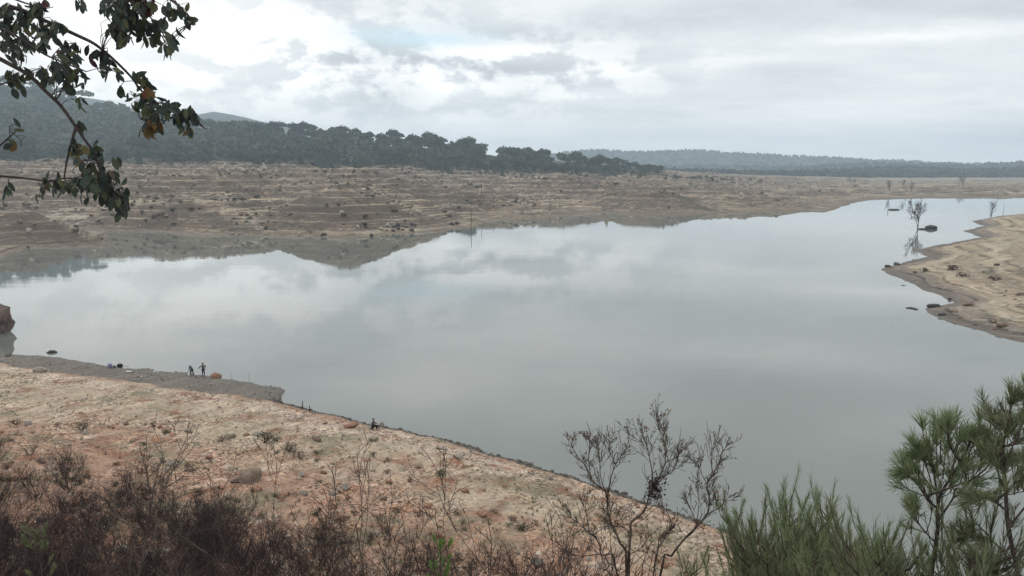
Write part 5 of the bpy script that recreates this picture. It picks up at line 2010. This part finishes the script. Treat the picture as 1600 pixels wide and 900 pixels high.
bag('bag', 'lilac bag set down on the spit edge beside the black bag', stand(172, 574.5, z_near, 60, 140), 0.55, 0.4, 0.55, M_LILAC, True, 1)
bag('bag', 'small grey bag between the lilac bag and the black bag', stand(179, 574.5, z_near, 60, 140), 0.35, 0.3, 0.32, M_STEEL, False, 2)
bag('backpack', 'black backpack lying on the spit edge beside the lilac bag', stand(187.5, 574.5, z_near, 60, 140), 0.72, 0.45, 0.52, M_BLACK, True, 3)
bag('bag', 'white plastic bag on the slope of the spit below the gear, long and flat', stand(202, 581.5, z_near, 60, 140), 0.85, 0.3, 0.16, M_WHITE, False, 4)
bag('bag', 'white plastic bag on the spit left of its smaller twin', stand(241.5, 582.5, z_near, 60, 140), 0.27, 0.25, 0.26, M_WHITE, False, 5)
bag('bag', 'small white plastic bag right of its bigger twin on the spit', stand(247, 583, z_near, 60, 140), 0.2, 0.2, 0.2, M_WHITE, False, 6)
bag('bag', 'small white bag lying lowest on the spit mud', stand(221.5, 589.5, z_near, 60, 140), 0.25, 0.22, 0.2, M_WHITE, False, 7)
bag('bag', 'white bag held low by the stooping person with the cap', stand(298, 587.0, z_near, 60, 140) + Vector((-0.1, -0.3, 0)), 0.28, 0.25, 0.42, M_WHITE, True, 8)
p = stand(196, 575.5, z_near, 60, 140)
net = thing('landing_net', 'landing net with a grey hoop lying beside the black backpack', 'net', p)
mb = MB()
mb.tube([(math.cos(a) * 0.38, 0.05 * math.sin(a), 0.02 + 0.36 * math.sin(a)) for a in np.linspace(0, math.pi, 10)], [0.02] * 10, 5)
mb.build('hoop', M_STEEL, net)
mb = MB()
for k in range(7):
    a0 = math.pi * (k + 0.5) / 7
    mb.tube([(math.cos(a0) * 0.38, 0.05 * math.sin(a0), 0.02 + 0.36 * math.sin(a0)), (math.cos(a0) * 0.2, 0.3, 0.08)], [0.006] * 2, 3)
mb.build('mesh_bag', M_WHITE, net)
# ================================================================== LIGHT AND AIR
SUN_AZ, SUN_EL = -30.0, 38.0           # degrees; azimuth from straight ahead (+Y), positive to the right
sd_ = Vector((math.sin(R(SUN_AZ)) * math.cos(R(SUN_EL)), math.cos(R(SUN_AZ)) * math.cos(R(SUN_EL)), math.sin(R(SUN_EL))))
sun = bpy.data.lights.new('sun', 'SUN')
sun.energy, sun.angle, sun.color = 1.2, R(14), (1.0, 0.95, 0.88)
so = bpy.data.objects.new('sun', sun)
so.rotation_euler = (-sd_).to_track_quat('-Z', 'Y').to_euler()
C.objects.link(so)

w = bpy.data.worlds.new('World')
scene.world = w
w.use_nodes = True
t = NT(w.node_tree)
BG = 0.1
dirv = t.n('ShaderNodeTexCoord').outputs['Generated']
dx, dy, dz = t.sep(dirv)
dz = t.math('ABSOLUTE', dz)
u0 = t.math('ARCTAN2', dx, dy)
v0 = t.math('ARCSINE', dz)
# clouds lie in layers: project the direction on a plane overhead so that they crowd together towards the horizon
den = t.math('ADD', dz, 0.10)
plane = t.comb(t.math('DIVIDE', dx, den), t.math('DIVIDE', dy, den), 0.0)
wu = t.math('MULTIPLY_ADD', t.noise(t.comb(t.math('MULTIPLY', u0, 7.0), t.math('MULTIPLY', v0, 16.0), 0.0), 1.0, 5, 0.6), 0.10, -0.05)
wv = t.math('MULTIPLY_ADD', t.noise(t.comb(t.math('MULTIPLY', u0, 6.0), t.math('MULTIPLY', v0, 26.0), 4.0), 1.0, 6, 0.6), 0.034, -0.017)
u, v = t.math('ADD', u0, wu), t.math('ADD', v0, wv)


def blob(px, py, sx, sy, amp):
    uc, vc = math.atan((px - 800) / F_PX), (262 - py) / F_PX
    a = t.math('POWER', t.math('DIVIDE', t.math('SUBTRACT', u, uc), sx / F_PX), 2.0)
    b = t.math('POWER', t.math('DIVIDE', t.math('SUBTRACT', v, vc), sy / F_PX), 2.0)
    return t.math('MULTIPLY', t.math('EXPONENT', t.math('MULTIPLY', t.math('ADD', a, b), -1.0)), amp)


def total(lst):
    s = None
    for b_ in lst:
        k = blob(*b_)
        s = k if s is None else t.math('ADD', s, k)
    return s


tone = total([(240, 70, 190, 90, 0.19), (420, 100, 110, 60, 0.14), (705, 150, 60, 22, 0.20), (760, 90, 200, 14, 0.10),
              (955, 118, 120, 12, 0.16), (1430, 84, 150, 9, 0.16), (1130, 110, 110, 10, 0.10), (1320, 172, 220, 8, 0.07),
              (620, 190, 200, 30, 0.04), (60, 40, 160, 120, 0.10), (1100, 215, 500, 20, 0.05),
              (600, 125, 70, 50, -0.12), (850, 118, 150, 22, -0.10), (470, 190, 200, 25, -0.03), (620, 20, 200, 30, -0.06),
              (1500, 30, 380, 50, -0.10), (1040, 60, 260, 28, -0.06), (1400, 135, 300, 20, -0.06), (900, 178, 260, 14, -0.04),
              (665, -66, 130, 45, 0.20), (470, -40, 190, 28, -0.10), (1280, -70, 380, 40, -0.11), (1120, -20, 260, 24, 0.09), (1150, -180, 420, 60, -0.10), (860, -120, 160, 40, 0.06), (300, -160, 300, 50, -0.06)])
st1 = t.noise(plane, 0.55, 7, 0.6)
st2 = t.noise(t.vec('MULTIPLY', plane, (0.55, 1.0, 1.0)), 1.5, 6, 0.6)
cum = t.noise(t.comb(t.math('MULTIPLY', u0, 13.0), t.math('MULTIPLY', v0, 22.0), 2.0), 1.0, 9, 0.6)
cum_m = total([(480, 110, 330, 80, 1.0), (850, 120, 190, 45, 0.7)])
tone = t.math('MULTIPLY', tone, 1.3)
lum = t.math('ADD', 0.855, tone)
lum = t.math('ADD', lum, t.math('MULTIPLY', t.math('EXPONENT', t.math('MULTIPLY', v0, -18.0)), 0.42))
lum = t.math('ADD', lum, t.math('MULTIPLY_ADD', st1, 0.80, -0.40))
lum = t.math('ADD', lum, t.math('MULTIPLY_ADD', st2, 0.36, -0.18))
lum = t.math('ADD', lum, t.math('MULTIPLY', cum_m, t.math('MULTIPLY_ADD', t.step(cum, 0.43, 0.56), 0.50, -0.25)))
# an overcast dome is brighter high up
lum = t.math('ADD', lum, t.math('MULTIPLY_ADD', t.step(dz, 0.45, 1.0), 0.45, t.math('MULTIPLY', t.step(dz, 0.19, 0.34), -0.13)))
warm = t.step(lum, 0.7, 1.1)
tint = t.mix(warm, (0.945, 0.99, 1.02), (1.0, 1.0, 0.985))
cloud = t.mix(1.0, tint, t.comb(lum, lum, lum), 'MULTIPLY')
sky = t.n('ShaderNodeTexSky', sky_type='NISHITA', sun_disc=False)
sky.sun_elevation, sky.sun_rotation = R(SUN_EL), R(SUN_AZ)
gap = total([(665, 70, 100, 15, 0.8), (1130, 12, 60, 10, 0.1)])
cl10 = t.mix(1.0, cloud, t.comb(1 / BG, 1 / BG, 1 / BG), 'MULTIPLY')
col = t.mix(gap, cl10, t.mix(0.6, sky.outputs[0], (6.0, 8.6, 9.6)))
bg = t.n('ShaderNodeBackground')
t.put(bg.inputs[0], col)
bg.inputs[1].default_value = BG
wo = t.n('ShaderNodeOutputWorld')
w.node_tree.links.new(bg.outputs[0], wo.inputs['Surface'])

# haze: even pale air round the whole scene
HAZE = 2.0e-4
bm = bmesh.new()
bmesh.ops.create_cube(bm, size=1.0)
for vv in bm.verts:
    vv.co = Vector((vv.co.x * 13000, 3800 + vv.co.y * 8200, -4.2 + (vv.co.z + 0.5) * 330))
me = bpy.data.meshes.new('haze')
bm.to_mesh(me)
bm.free()
m = bpy.data.materials.new('haze')
m.use_nodes = True
t = NT(m.node_tree)
pv = t.n('ShaderNodeVolumePrincipled')
pv.inputs['Color'].default_value = (0.72, 0.87, 1.0, 1)
pv.inputs['Density'].default_value = HAZE
pv.inputs['Anisotropy'].default_value = 0.3
ou = t.n('ShaderNodeOutputMaterial')
m.node_tree.links.new(pv.outputs[0], ou.inputs['Volume'])
me.materials.append(m)
hz = link('haze', me)
hz['kind'] = 'stuff'

# ------------------------------------------------------------------ render settings
vs = scene.view_settings
vs.view_transform, vs.look, vs.exposure, vs.gamma, vs.use_curve_mapping = 'Standard', 'None', 0.15, 1.0, False
scene.render.engine = 'CYCLES'
cy = scene.cycles
cy.use_denoising = True
cy.denoising_prefilter = 'NONE'
cy.max_bounces, cy.diffuse_bounces, cy.glossy_bounces, cy.transmission_bounces, cy.volume_bounces = 6, 2, 3, 2, 1
cy.transparent_max_bounces = 8
cy.sample_clamp_indirect = 6.0
cy.volume_step_rate = 1.0
w.cycles.sampling_method = 'MANUAL'
w.cycles.sample_map_resolution = 2048
